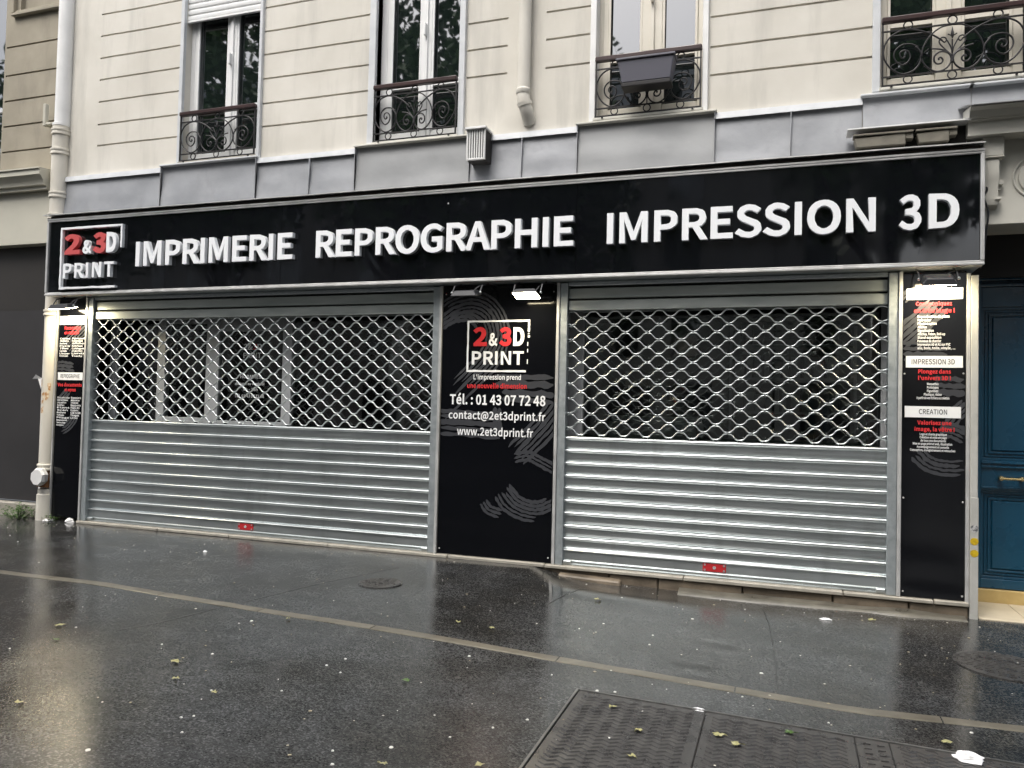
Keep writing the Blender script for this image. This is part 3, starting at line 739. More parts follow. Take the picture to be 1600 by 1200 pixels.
# tarred joints in the asphalt
def crack(path, w, seed):
    mb = MB(); p = catmull(path, 8)
    for i in range(len(p) - 1):
        q = []
        for j in (i, i + 1):
            a = p[max(0, j - 1)]; b = p[min(len(p) - 1, j + 1)]
            d = Vector((b[0] - a[0], b[1] - a[1])); d.normalize()
            o = .008 * noise.noise((j * .7, seed, 0))
            for s in (-1, 1):
                xx = p[j][0] - d.y * (s * w / 2 + o); yy = p[j][1] + d.x * (s * w / 2 + o)
                q.append((xx, yy, ground_z(xx, yy) + .003))
        mb.quad(q[0], q[2], q[3], q[1])
    return mb
M['tar'] = mat('tar_joint', (.012, .012, .012), .35, coat=.8, coat_rough=.15)
for i, path in enumerate([[(-3.0, -.55), (-3.25, -1.2), (-3.45, -1.95)], [(-3.5, -2.1), (-3.6, -2.5), (-3.72, -2.75)],
                          [(-1.45, -.4), (-1.5, -.7), (-1.56, -1.1)], [(-.14, -.35), (-.06, -1.2), (-.02, -2.15)]]):
    single('asphalt_joint', crack(path, .007, i), M['tar'], kind='structure')

# ================================================================== APARTMENT BUILDING
YW = .05
bld = thing('apartment_building', 'cream rendered apartment building above the closed black print shop', 'building', (-2.5, .3, .1))
WIN = [(-5.95, -5.007, 3.86), (-3.69, -2.83, 3.86), (-1.565, -.672, 3.875), (.643, 1.60, 3.885)]
def relief(xcuts, zcuts, fn, y0):
    """a wall face cut into cells; fn(xm, zm) -> depth behind y0 or None for a hole; steps between cells get side faces"""
    mb = MB()
    xc = sorted(set(round(v, 4) for v in xcuts)); zc = sorted(set(round(v, 4) for v in zcuts))
    nx, nz = len(xc) - 1, len(zc) - 1
    D = [[fn((xc[i] + xc[i + 1]) / 2, (zc[j] + zc[j + 1]) / 2) for j in range(nz)] for i in range(nx)]
    for i in range(nx):
        for j in range(nz):
            d = D[i][j]
            if d is None: continue
            y = y0 + d
            mb.quad((xc[i], y, zc[j]), (xc[i + 1], y, zc[j]), (xc[i + 1], y, zc[j + 1]), (xc[i], y, zc[j + 1]))
            for (a, b, p, q) in ((i + 1, j, (xc[i + 1], zc[j]), (xc[i + 1], zc[j + 1])), (i, j + 1, (xc[i], zc[j + 1]), (xc[i + 1], zc[j + 1]))):
                e = D[a][b] if a < nx and b < nz else d
                e2 = .12 if e is None else e
                if abs(e2 - d) > 1e-6 and e is not None:
                    ye = y0 + e
                    mb.quad((p[0], y, p[1]), (p[0], ye, p[1]), (q[0], ye, q[1]), (q[0], y, q[1]))
                elif e is None:
                    mb.quad((p[0], y, p[1]), (p[0], y0 + .3, p[1]), (q[0], y0 + .3, q[1]), (q[0], y, q[1]))
            for (a, b, p, q) in ((i - 1, j, (xc[i], zc[j]), (xc[i], zc[j + 1])), (i, j - 1, (xc[i], zc[j]), (xc[i + 1], zc[j]))):
                if a >= 0 and b >= 0 and D[a][b] is None:
                    mb.quad((p[0], y, p[1]), (p[0], y0 + .3, p[1]), (q[0], y0 + .3, q[1]), (q[0], y, q[1]))
    return mb
GZ = [4.163, 4.395, 4.645, 4.89, 5.127, 5.370, 5.612, 5.855]
GR = [(-7.117, -5.995, 4.0), (-4.977, -3.765, 4.0), (-2.765, -2.378, 4.3), (-2.02, -1.625, 4.3), (-.617, .588, 4.0), (1.66, 2.6, 4.0)]
gh = .0092
zc = [3.60, 6.6] + [z + s * gh for z in GZ for s in (-1, 1)] + [w[2] for w in WIN]
xc = [-7.62, 2.8] + [v for g in GR for v in g[:2]] + [v for w in WIN for v in w[:2]]
def wall_fn(x, z):
    for a, b, s in WIN:
        if a < x < b and z > s: return None
    for a, b, zmin in GR:
        if a < x < b and z > zmin:
            for g in GZ:
                if abs(z - g) < gh: return .018
    return 0.0
xc += [-7.6 + .22 * i for i in range(47)]
wall_mb = relief(xc, zc, wall_fn, YW)
wall_mb.v = [(x, y + .003 * noise.noise((x * .9, z * .9, 1)), z + (.0035 * noise.noise((x * 1.9, z * 2.2, 6)) + .002 * noise.noise((x * 7, z * 3, 2)) if min(abs(z - g) for g in GZ) < .02 else 0)) for x, y, z in wall_mb.v]
part('wall', wall_mb, M['stucco'], bld)

# shop piers and the wall behind the sign
mb = MB().box(-7.50, 2.8, .36, .44, 2.50, 3.86)
part('lintel', mb, M['dark'], bld)

# zinc flashing: panels along the shop cornice, dented sheet each
flash = part('flashing', MB().box(-7.54, .50, .034, .049, 3.42, 3.60), M['zinc'], bld)
FX = [(-7.54, -6.172, 0), (-6.172, -4.987, 1), (-4.987, -4.37, 0), (-4.37, -3.866, 0), (-3.866, -2.70, 2), (-2.70, -2.205, 0), (-2.205, -1.706, 0), (-1.706, -.568, 2), (-.568, .01, 0), (.01, .522, 0), (.522, 1.25, 1), (1.25, 2.6, 1)]
for k, (a, b, wd) in enumerate(FX):
    mb = MB()
    nx_, nz_ = 14, 8
    yo = -.005 if wd else 0.0
    ztop = 3.842 if wd else 3.792
    for i in range(nx_ + 1):
        for j in range(nz_ + 1):
            u = i / nx_; t = j / nz_
            x = a + .002 + (b - a - .004) * u
            dent = .012 * noise.noise((x * 2.3, t * 2.0, k * 5.1)) * math.sin(math.pi * min(1, t * 1.1 + .05))
            zb0 = 3.398 if a < .5 else 3.553
            z = zb0 + (ztop - zb0) * t + (.010 * noise.noise((x * 3.1, 0, k)) if j == 0 else 0)
            yb0 = .012
            y = yb0 + (YW - yb0) * t + yo * (1 - .2 * t) - .012 + dent
            mb.v.append((x, y, z))
    for i in range(nx_):
        for j in range(nz_):
            mb.f.append((i * (nz_ + 1) + j, (i + 1) * (nz_ + 1) + j, (i + 1) * (nz_ + 1) + j + 1, i * (nz_ + 1) + j + 1))
    # folded standing edge on the left side
    if a < .5: mb.box(a - .002, a + .002, -.006 + yo, .02 + yo, 3.400, 3.785)
    part('zinc_panel', mb, M['zincgrey'] if wd == 2 else M['zinc'], flash, smooth='all')
    if wd:
        part('zinc_cap', MB().box(a - .015, b + .015, -.012 + yo, YW + .0, 3.842, 3.858), M['offwhite'] if wd == 2 else M['trimgrey'], flash, bevel=.003)
        for xx in (a, b):
            if a < .5: part('zinc_cheek', MB().box(xx - .002, xx + .002, -.012, .04, 3.401, 3.841), M['zinc'], flash)
    else:
        mb = MB()
        n_ = 10
        for i in range(n_ + 1):
            x = a + (b - a) * i / n_
            w_ = .006 * noise.noise((x * 2.2, 8, k))
            mb.v += [(x, .006 + w_, 3.785), (x, .014 + w_, 3.838 + w_), (x, YW + .002, 3.842)]
        for i in range(n_):
            for q in range(2): mb.f.append((i * 3 + q, i * 3 + 3 + q, i * 3 + 4 + q, i * 3 + 1 + q))
        part('zinc_upstand', mb, M['trimgrey'], flash)

# windows
def window(x0, x1, z0, kind):
    fm = M['whiteframe'] if kind in (0, 1) else M['creamframe']
    yf = .16; k = (6.4 + .16) / 6.65
    G_ = {0: ((-5.94, -5.541), (-5.435, -5.08)), 1: ((-3.631, -3.308), (-3.200, -2.88)), 2: ((-1.503, -1.205), (-1.034, -.738)), 3: ((.708, 1.043), (1.217, 1.555))}[kind]
    gl = [(a * k, b * k) for a, b in G_]
    w = part('window', MB().box(x0, x1, yf + .03, yf + .05, z0 + .02, 6.5), M['dark'], bld)
    # frame: stiles and rails
    mb = MB()
    cuts = [x0 - .06, gl[0][0], gl[0][1], gl[1][0], gl[1][1], x1 + .06]
    mb.box(cuts[0], cuts[1], yf - .03, yf + .028, z0, 6.5)
    mb.box(cuts[2], cuts[3], yf - .045, yf + .028, z0, 6.5)
    mb.box(cuts[4], cuts[5], yf - .03, yf + .028, z0, 6.5)
    for g in gl:
        mb.box(g[0] + .001, g[1] - .001, yf - .03, yf + .028, z0, z0 + .125)
        mb.box(g[0] + .001, g[1] - .001, yf - .03, yf + .028, 4.40, 4.455)
    part('frame', mb, fm, w, bevel=.004)
    mb = MB()                                            # glazing beads, sash joint
    for g in gl:
        for a in (g[0], g[1] - .022):
            mb.box(a + .0005, a + .0215, yf - .042, yf - .0302, z0 + .13, 6.5)
    mb.box(cuts[1] - .05, cuts[1] - .042, yf - .036, yf - .0302, z0, 6.5)
    mb.box((cuts[2] + cuts[3]) / 2 - .018, (cuts[2] + cuts[3]) / 2 + .018, yf - .062, yf - .0455, z0, 6.5)
    part('bead', mb, fm, w, bevel=.003)
    for g in gl:
        for (za, zb) in ((z0 + .12, 4.405), (4.45, 6.5)):
            t = R_.uniform(-.004, .004)
            part('pane', MB().hull8([(g[0] - .005, yf + .004 + t, za), (g[1] + .005, yf + .004 - t, za), (g[1] + .005, yf + .012 - t, za), (g[0] - .005, yf + .012 + t, za),
                                     (g[0] - .005, yf + .004 + t, zb), (g[1] + .005, yf + .004 - t, zb), (g[1] + .005, yf + .012 - t, zb), (g[0] - .005, yf + .012 + t, zb)]), M['pane'], w)
    part('sill', MB().box(x0 - .01, x1 + .01, -.01, yf + .02, z0 - .012, z0 + .012), M['offwhite'] if kind else M['sill'], w, bevel=.004)
    part('handle', MB().box((cuts[2] + cuts[3]) / 2 - .01, (cuts[2] + cuts[3]) / 2 + .01, yf - .10, yf - .063, 4.86, 4.98), fm, w, bevel=.004)
    return w
w_ = [window(*WIN[i], i) for i in range(4)]
# metal edging strips beside the openings
for i, (a, b, c, d) in enumerate([(-5.997, -5.951, -5.010, -4.976), (-3.760, -3.690, -2.832, -2.775), (-1.614, -1.563, -.676, -.630), (.588, .643, 1.60, 1.655)]):
    mt = M['trimwhite'] if i == 2 else M['trimgrey']
    for (p, q) in ((a, b), (c, d)):
        z0 = WIN[i][2] - .01
        part('edging', MB().box(p, q, .012, YW + .10, z0, 6.5), mt, w_[i], bevel=.004)
# roller blind of the first window
for k in range(12):
    zt = 5.375 + .062 * k
    pr = [(.075, zt + .0005), (.060, zt + .008), (.056, zt + .03), (.060, zt + .052), (.075, zt + .0605)]
    part('blind_slat', MB().profile_x(pr, -5.949, -5.012), M['whiteframe'], w_[0], smooth=True)
part('blind_rail', MB().box(-5.949, -5.012, .052, .08, 5.352, 5.374), M['whiteframe'], w_[0], bevel=.004)

# pilaster right of the shop, and the door surround
mb = MB().box(1.247, 1.296, -.035, .58, -.12, 2.452)
part('pilaster', mb, M['concrete'], bld, bevel=.004)
part('pilaster_base', MB().box(1.2475, 1.300, -.040, -.0355, -.12, .86), M['concrete'], bld, bevel=.002)
part('beam', MB().box(1.30, 3.4, -.0, .62, 2.816, 3.56), M['offwhite'], bld, bevel=.006)
mb = MB()
pr = [(.05, 3.425), (-.16, 3.425), (-.16, 3.52), (-.185, 3.525), (-.185, 3.536), (-.20, 3.540), (-.21, 3.556), (-.225, 3.580), (-.265, 3.595), (-.265, 3.605), (.05, 3.66)]
mb.profile_x(pr, 1.195, 3.4)
part('cornice', mb, M['offwhite'], bld)
part('cornice_cap', MB().add([(1.165, -.285, 3.607), (3.4, -.285, 3.607), (3.4, .05, 3.70), (1.165, .05, 3.70), (1.165, -.285, 3.601), (3.4, -.285, 3.601), (3.4, .05, 3.69), (1.165, .05, 3.69)],
                             [(0, 1, 2, 3), (7, 6, 5, 4), (0, 4, 5, 1), (0, 3, 7, 4)]), M['zincgrey'], bld)
# corbel with carved bracket
mb = MB().box(1.30, 1.435, -.10, .0, 3.285, 3.424)
mb.box(1.30, 1.44, -.105, 0, 3.272, 3.286)
part('corbel', mb, M['offwhite'], bld, bevel=.006)
mb = MB()
mb.profile_x([(0, 3.268), (-.088, 3.268), (-.095, 3.20), (-.085, 3.12), (-.06, 3.05), (-.066, 3.00), (-.05, 2.95), (-.02, 2.93), (0, 2.925)], 1.315, 1.405)
mb.box(1.405, 1.43, -.03, 0, 3.06, 3.265)
mb.box(1.395, 1.44, -.05, -.001, 3.095, 3.125)
mb.box(1.385, 1.425, -.07, -.001, 2.985, 3.0)
part('bracket', mb, M['offwhite'], bld, smooth=True)
# round medallion
mb = MB()
c = (1.66, -.003, 3.145)
mb.tube([(c[0] + .148 * math.cos(a * math.pi / 20), c[1], c[2] + .148 * math.sin(a * math.pi / 20)) for a in range(40)], .008, 6, True)
mb.lathe(c, [(.12, 0.0), (.118, .010), (.10, .014), (.0001, .018)], 32, 'y')
part('medallion', mb, M['offwhite'], bld, smooth=True)

# entrance: floor, threshold, door
part('entrance_tile', MB().box(1.31, 1.618, -.02, .55, -.1, .012), M['tile'], bld, bevel=.003)
part('entrance_tile', MB().box(1.622, 2.2, -.02, .55, -.1, .012), M['tile'], bld, bevel=.003)
part('threshold', MB().box(1.31, 2.6, .552, .64, .0, .112), M['threshold'], bld, bevel=.006)
part('door_reveal', MB().box(2.55, 2.6, .0, .62, .0, 2.81), M['offwhite'], bld)
door = part('door', MB().box(1.38, 2.6, .60, .66, .118, 2.545), M['door'], bld)
mb = MB()
mb.box(1.38, 1.437, .555, .60, .118, 2.545)               # stile
mb.box(1.437, 2.6, .565, .60, .118, .19)
mb.box(1.437, 2.6, .565, .60, .865, 1.10)
mb.box(1.437, 2.6, .565, .60, 2.295, 2.45)
mb.box(1.38, 2.6, .545, .60, 2.452, 2.475)
mb.box(1.38, 2.6, .535, .60, 2.50, 2.545)
part('door_frame', mb, M['door'], door, bevel=.004)
def moulding(x0, x1, z0, z1, y):
    mb = MB()
    for (o, d, w2) in ((0, .018, .020), (.028, .010, .014), (.052, .016, .016)):
        a, b, c_, e = x0 + o, x1 - o, z0 + o, z1 - o
        mb.box(a, b, y - d, y, c_, c_ + w2); mb.box(a, b, y - d, y, e - w2, e)
        mb.box(a, a + w2, y - d + .0003, y, c_ + w2 + .0005, e - w2 - .0005); mb.box(b - w2, b, y - d + .0003, y, c_ + w2 + .0005, e - w2 - .0005)
    return mb
part('door_moulding', moulding(1.437, 2.02, .19, .865, .60), M['door'], door, bevel=.003)
part('door_moulding', moulding(1.437, 2.02, 1.10, 2.295, .60), M['door'], door, bevel=.003)
part('door_panel', MB().box(1.515, 1.94, .585, .60, .265, .79), M['door'], door, bevel=.008)
part('door_panel', MB().box(1.515, 1.94, .585, .60, 1.175, 2.22), M['door'], door, bevel=.008)
mb = MB()
for zz in (.885, 1.045, 1.075):
    mb.box(1.437, 2.6, .548, .565, zz, zz + .016)
part('door_ledge', mb, M['door'], door, bevel=.004)
mb = MB()
mb.tube([(1.55, .50, .968), (1.76, .50, .968)], .011, 8)
for xx in (1.562, 1.70):
    mb.tube([(xx, .50, .97), (xx, .565, .97)], .014, 8)
    mb.lathe((xx, .513, .97), [(.0001, 0), (.017, .002), (.017, .02), (.0001, .024)], 10, 'y')
part('door_handle', mb, M['brass'], door, smooth=True)
tr = part('transom', MB().box(1.38, 2.6, .62, .66, 2.546, 2.85), M['dark'], bld)
part('transom_pane', MB().box(1.40, 2.55, .606, .614, 2.546, 2.76), M['pane'], tr)
part('transom_rail', MB().box(1.38, 2.6, .57, .62, 2.76, 2.845), M['door'], tr)

# shop sill and base step, stone by stone
xx = -7.09
rs = random.Random(11)
for a, b in ((-7.09, -6.0), (-6.0, -5.12), (-5.12, -4.0), (-4.0, -2.79), (-2.79, -1.9), (-1.9, -.75), (-.75, .42), (.42, 1.02), (1.02, 1.246)):
    part('sill_stone', MB().box(a + .003, b - .003, -.055 + rs.uniform(-.004, .004), .34, .084, .1125 + rs.uniform(-.002, .002)), M['sill'], bld, bevel=.005)
for a, b in ((-3.4, -2.2), (-2.2, -1.35), (-1.35, -.95), (-.95, -.3), (-.3, .35), (.35, .86), (.86, 1.244)):
    part('base_stone', MB().box(a + .004, b - .004, -.03 + rs.uniform(-.008, .012), .3, -.15, .082), M['step'], bld, bevel=.008)

mb = MB().hull8([(-1.78, -.105, -.06), (-1.22, -.115, -.08), (-1.22, -.02, -.08), (-1.78, -.02, -.06), (-1.77, -.095, .046), (-1.25, -.10, .034), (-1.25, -.02, .050), (-1.77, -.02, .062)])
part('base_stone', mb, M['step'], bld, bevel=.01)
mb = MB(); n_ = 24
for i in range(n_ + 1):
    x = -.78 + 2.0 * i / n_; q_ = noise.noise((x * 3.1, 2, 5)); e = min(1, i / 3, (n_ - i) / 3)
    mb.v += [(x, -.17 - .03 * q_, -.05), (x, -.155 - .03 * q_, ground_z(x, -.16) + .012 * e), (x, -.08 - .015 * q_, .016 + .012 * q_), (x, -.02, .026 + .012 * q_)]
for i in range(n_):
    for q in range(3): mb.f.append((i * 4 + q, i * 4 + 4 + q, i * 4 + 5 + q, i * 4 + 1 + q))
part('mortar_fillet', mb, M['fillet'], bld, smooth='all')

# ================================================================== SHOP INTERIOR (dim, behind the grilles)
mb = MB()
mb.box(-7.5, 1.25, .34, 4.2, .02, .06)
mb.box(-7.5, 1.25, .45, 4.2, 2.62, 2.66)
mb.box(-7.5, 1.25, 4.2, 4.25, .0, 2.65)
mb.box(-7.52, -7.46, .34, 4.2, .06, 2.62)
mb.box(1.2, 1.25, .34, 4.2, .06, 2.62)
single('shop_room', mb, M['room'], kind='structure')
def shopfront(name, label, x0, x1, stiles, rails, extra=None):
    t = thing(name, label, 'shop window', ((x0 + x1) / 2, .35, .1))
    mb = MB()
    for a, b in stiles:
        mb.box(a, b, .32, .38, .11, 2.6)
    for a, b, z, z2 in rails:
        mb.box(a, b, .325, .375, z, z2)
    part('frame', mb, M['alugrey'], t, bevel=.004)
    edges = sorted([s for s in stiles])
    for (a, b), (c, d) in zip(edges, edges[1:]):
        part('pane', MB().box(b, c, .345, .355, .12, 2.55), M['glass'], t)
    return t
sf1 = shopfront('shop_window', 'grey framed glazed shopfront with door behind the wider left grille', -7.05, -2.95,
          [(-7.10, -7.0), (-6.435, -6.33), (-5.79, -5.625), (-4.835, -4.725), (-2.99, -2.9)],
          [(-6.33, -5.79, 2.235, 2.50), (-5.625, -4.835, 2.15, 2.5), (-6.33, -5.79, 1.15, 1.235), (-5.625, -4.835, 1.15, 1.215), (-7.0, -6.435, 2.4, 2.5), (-4.725, -2.99, 2.42, 2.5)])
part('infill_panel', MB().box(-7.0, -6.66, .38, .42, .11, 2.5), M['roomwall'], sf1)
for s, a, b, z, h, mt in (('2&', -5.33, -5.22, 1.955, .062, 'print_white'), ('3', -5.215, -5.165, 1.955, .062, 'print_red'), ('D', -5.16, -5.10, 1.955, .062, 'print_white'), ('PRINT', -5.33, -5.11, 1.87, .055, 'print_white'),
                       ('HORAIRES', -5.36, -5.1, 1.66, .035, 'print_white'), ('du lundi au vendredi', -5.42, -5.06, 1.59, .028, 'print_white'), ('9h - 18h', -5.32, -5.14, 1.53, .03, 'print_white'), ('Tél. 01 43 07 72 48', -5.42, -5.06, 1.46, .032, 'print_white')):
    part('lettering', text(s, a, b, z, h, .342, .04, fit='scale'), M[mt], sf1)
sf2 = shopfront('shop_window', 'dark glazed shopfront with pale counter behind the narrower right grille', -1.76, .72,
          [(-1.85, -1.69), (.70, .8)], [(-1.69, .70, 2.44, 2.52), (-1.69, .70, .11, .2)])
# things standing inside
def shop_box(name, label, cat, x0, x1, y0, y1, z0, z1, m1, m2, lid=True):
    t = thing(name, label, cat, ((x0 + x1) / 2, (y0 + y1) / 2, z0))
    part('body', MB().box(x0, x1, y0, y1, z0, z1), M[m1], t, bevel=.015)
    part('top_cover', MB().box(x0 + .02, x1 - .02, y0 + .03, y1 - .02, z1 + .001, z1 + .05), M[m2], t, bevel=.012)
    part('tray', MB().box(x0 + .06, x1 - .06, y0 - .08, y0 - .001, z0 + (z1 - z0) * .62, z0 + (z1 - z0) * .68), M[m2], t, bevel=.005)
    return t
shop_box('office_machine', 'pale box shaped machine standing low behind the right grille', 'machine', -1.55, -.74, .75, 1.3, .06, 1.32, 'roompale', 'whiteframe')
def shelf(name, label, x0, x1, y0, y1):
    t = thing(name, label, 'shelf', ((x0 + x1) / 2, (y0 + y1) / 2, .06))
    mb = MB()
    for a in (x0, x1 - .03): mb.box(a, a + .03, y0, y1, .06, 2.3)
    part('side_panel', mb, M['alugrey'], t)
    rs = random.Random(int(x0 * 10))
    for k in range(6):
        z = .4 + k * .34
        part('shelf_board', MB().box(x0 + .03, x1 - .03, y0, y1, z, z + .025), M['alugrey'], t)
        x = x0 + .05
        mb = MB()
        while x < x1 - .12:
            w = rs.uniform(.03, .10); mb.box(x, x + w, y0 + .03, y1 - .05, z + .026, z + rs.uniform(.14, .29)); x += w + rs.uniform(.003, .05)
        part('paper_stack', mb, rs.choice([M['room'], M['roompale'], M['roomwall'], M['nbrgrey']]), t, kind='stuff')
shelf('storage_shelf', 'dim shelf of stacked goods deep behind the right grille', -.55, .65, 1.9, 2.3)
single('poster', MB().box(-2.0, -1.72, .42, .43, 1.1, 2.3), M['roomwall'], 'grey poster board standing behind the left edge of the right grille', 'poster', (-1.86, .42, 1.1))
single('drinks_bottle', MB().lathe((.60, .62, 1.20), [(.0001, 0), (.04, 0), (.042, .15), (.02, .2), (.014, .24), (.0001, .245)], 12), mat('green_glass', (.01, .14, .05), .15), 'green bottle inside the shop at the right edge of the right grille', 'bottle', (.60, .62, 1.20), smooth=True)
part_t = thing('counter_top', 'narrow dark counter inside the shop behind the right grille', 'counter', (.3, .6, .06))
part('counter_board', MB().box(-.6, .69, .42, .8, 1.155, 1.195), M['alugrey'], part_t, bevel=.005)
part('counter_front', MB().box(-.58, .67, .76, .79, .061, 1.154), M['room'], part_t)

# ================================================================== ROLLER SHUTTERS
def shutter(label, x0, x1, lam, ph, lx):
    t = thing('roller_shutter', label, 'roller shutter', ((x0 + x1) / 2, .03, .11), 'galvanised roller shutters of the print shop')
    # guide rails (rail channel plus light angle) at both sides
    for a, b, c, d in ((x0 - .058, x0 + .006, x0 - .086, x0 - .060), (x1 - .006, x1 + .058, x1 + .060, x1 + .086)):
        mb = MB().box(a, b, -.022, .075, .113, 2.49)
        part('guide_rail', mb, M['galvrail'], t, bevel=.003)
        part('rail_edge', MB().box(c, d, -.034, .05, .113, 2.495), M['alu'], t, bevel=.003)
    # header: two box plates under a dark gap
    part('header_plate', MB().box(x0 + .008, x1 - .008, .012, .20, 2.358, 2.446), M['galvhdr'], t, bevel=.006)
    part('header_plate', MB().box(x0 + .008, x1 - .008, .004, .20, 2.258, 2.342), M['galvhdr'], t, bevel=.006)
    part('header_gap', MB().box(x0 + .008, x1 - .008, .05, .2, 2.343, 2.357), M['dark'], t)
    part('header_rail', MB().box(x0 + .008, x1 - .008, -.01, .2, 2.464, 2.497), M['galvrail'], t, bevel=.003)
    part('header_gap', MB().box(x0 + .008, x1 - .008, .06, .2, 2.447, 2.463), M['dark'], t)
    # wavy link rods
    A, r, p, zt, n = .0252, .0064, .0622, 2.2235, 17
    for odd in (0, 1):
        pts = []
        nn = int((x1 - x0) / lam * 12)
        for i in range(nn + 1):
            x = x0 + .004 + (x1 - x0 - .008) * i / nn
            c = math.cos(2 * math.pi * (x - ph) / lam + math.pi * odd)
            c = math.tanh(1.35 * c) / math.tanh(1.35)
            pts.append((x, .03, A * c))
        L0 = ORIG[t.name]
        me = mesh_of(MB().tube(pts, r, 6), M['galvrod'], (0, 0, 0), 'all', 0, 'wavy_rod')
        for k in range(odd, n, 2):
            o = bpy.data.objects.new('wavy_rod', me)
            COL.objects.link(o)
            o.parent = t
            o.location = (-L0[0], -L0[1] - (.0035 if odd else -.0035), zt - p * k - L0[2] + R_.uniform(-.0016, .0016))
            o.rotation_euler = (0, R_.uniform(-.0006, .0006), 0)
            ORIG[o.name] = L0
    # clips that tie crest to trough
    mb = MB()
    for k in range(n - 1):
        x = ph + (lam / 2 if k % 2 == 0 else 0)
        x -= math.ceil((x - x0) / lam) * lam - lam
        while x < x1 - .01:
            if x > x0 + .01: mb.box(x - .008, x + .008, .019, .041, zt - p * k - p / 2 - .009, zt - p * k - p / 2 + .009)
            x += lam
    part('rod_clip', mb, M['galvrod'], t, kind='stuff')
    mb = MB()
    x = ph + (0 if n % 2 == 0 else lam / 2)
    x -= math.ceil((x - x0) / lam) * lam - lam
    while x < x1 - .01:
        if x > x0 + .01: mb.box(x - .012, x + .012, .018, .042, 1.19, 1.203)
        x += lam
    part('rod_foot', mb, M['lampbody'], t)
    # laths: flat strip with a rounded rib at its top, slots in the first one
    P = .1055
    L0 = ORIG[t.name]
    pr = []
    for k in range(9):
        a = math.pi * k / 8
        pr.append((.03 - .020 * math.sin(a) ** .8, -.015 + .015 * math.cos(a)))
    pr = [(.036, .002)] + pr + [(.030, -.034), (.0285, -.065), (.030, -.096), (.037, -.1035)]
    for k in range(9):
        mb = MB(); ns = 34; m_ = len(pr)
        for i in range(ns + 1):
            x = x0 + .006 + (x1 - x0 - .012) * i / ns
            sag = .0022 * noise.noise((x * .6, k * 3.7, x0)) + .0008 * noise.noise((x * 3, k * 2.1, 4))
            for q, (y, z) in enumerate(pr):
                mb.v.append((x, y + .0022 * noise.noise((x * 1.1, z * 9 + k * 2.3, x0)) + .0012 * noise.noise((x * 4.5, z * 14 + k * 5.1, x1)), 1.190 - P * k + z + sag))
        for i in range(ns):
            for q in range(m_ - 1): mb.f.append((i * m_ + q, i * m_ + m_ + q, i * m_ + m_ + q + 1, i * m_ + q + 1))
        part('slat', mb, M['galv'], t, smooth='all')
    # bottom bar
    bb = [(.05, .245), (.018, .245), (.010, .238), (.012, .230), (.026, .228), (.018, .156), (.012, .152), (.016, .146), (.022, .142), (.022, .126), (.004, .122), (.004, .115), (.05, .115)]
    bar = part('bottom_bar', MB().profile_x(bb, x0 + .006, x1 - .006), M['galv'], t)
    for xx in (x0 + .01, x1 - .075):
        part('end_latch', MB().box(xx, xx + .065, -.006, .0215, .125, .150), M['galvrod'], bar, bevel=.004)
    # red lock plate with rivets
    part('lock_plate', MB().box(lx - .09, lx + .09, .016, .0235, .160, .226), M['lockred'], bar, bevel=.003)
    mb = MB()
    for sx in (-.074, .074):
        for sz in (.173, .213):
            mb.lathe((lx + sx, .0158, sz), [(.009, 0), (.008, .003), (.0001, .005)], 8, 'y')
    part('rivet', mb, M['galvrod'], bar, smooth=True)
    part('keyhole', MB().lathe((lx, .0158, .193), [(.014, 0), (.013, .004), (.008, .0045), (.007, .002), (.0001, .002)], 12, 'y'), M['alu'], bar, smooth=True)
    return t
shutter('wide closed roller shutter left of the black phone number panel', -7.003, -2.997, .18135, -6.63, -4.98)
shutter('narrower closed roller shutter right of the black phone number panel', -1.761, .718, .18475, -1.727, -.518)

# ================================================================== INFORMATION PANELS
def label_plate(t, s, x0, x1, zb, h, tx0, tx1, tz, tc, mtext='print_black'):
    pl = part('label_plate', MB().box(x0, x1, -.0165, -.0152, zb, zb + h), M['print_white'], t)
    part('lettering', text(s, tx0, tx1, tz, tc, -.0172, .02, fit='scale'), M[mtext], pl)

def screws(t, pts):
    mb = MB()
    for x, z in pts: mb.lathe((x, -.0122, z), [(.007, 0), (.006, .002), (.0001, .003)], 8, 'y')
    part('screw', mb, M['alu'], t)

# middle panel
X0, X1 = -2.910, -1.855
t = thing('info_panel', 'black panel with phone number and web address between the two shutters', 'sign panel', ((X0 + X1) / 2, 0, .115))
part('board', MB().box(X0 + .002, X1 - .002, -.012, .05, .117, 2.497), M['board'], t)
cl = (X0 + .004, X1 - .004, .2, 2.45)
part('brush_print', strands(MB(), [(-2.95, 2.20), (-2.80, 2.30), (-2.62, 2.335), (-2.47, 2.27), (-2.39, 2.13), (-2.39, 1.98), (-2.48, 1.82), (-2.64, 1.66), (-2.95, 1.36)], .24, 7, cl, seed=1), M['print_grey'], t)
part('brush_print', strands(MB(), [(-2.95, 2.12), (-2.82, 2.20), (-2.66, 2.215), (-2.55, 2.14)], .10, 3, cl, seed=2), M['print_grey'], t)
part('brush_print', strands(MB(), [(-2.93, 1.36), (-2.62, 1.345), (-2.33, 1.33)], .085, 2, cl, seed=3, gap=.2), M['print_grey'], t)
part('brush_print', strands(MB(), [(-2.93, 1.23), (-2.62, 1.225), (-2.30, 1.205)], .16, 3, cl, seed=4, gap=.25), M['print_grey'], t)
part('brush_print', strands(MB(), [(-2.37, 1.43), (-2.365, 1.3), (-2.35, 1.18)], .08, 2, cl, seed=5, gap=.1), M['print_grey'], t)
part('brush_print', strands(MB(), [(-2.42, 1.66), (-2.15, 1.655), (-1.83, 1.655)], .13, 2, cl, seed=6, gap=.12), M['print_grey'], t)
part('brush_print', strands(MB(), [(-2.33, 1.525), (-2.1, 1.52), (-1.83, 1.50)], .12, 2, cl, seed=7, gap=.2), M['print_grey'], t)
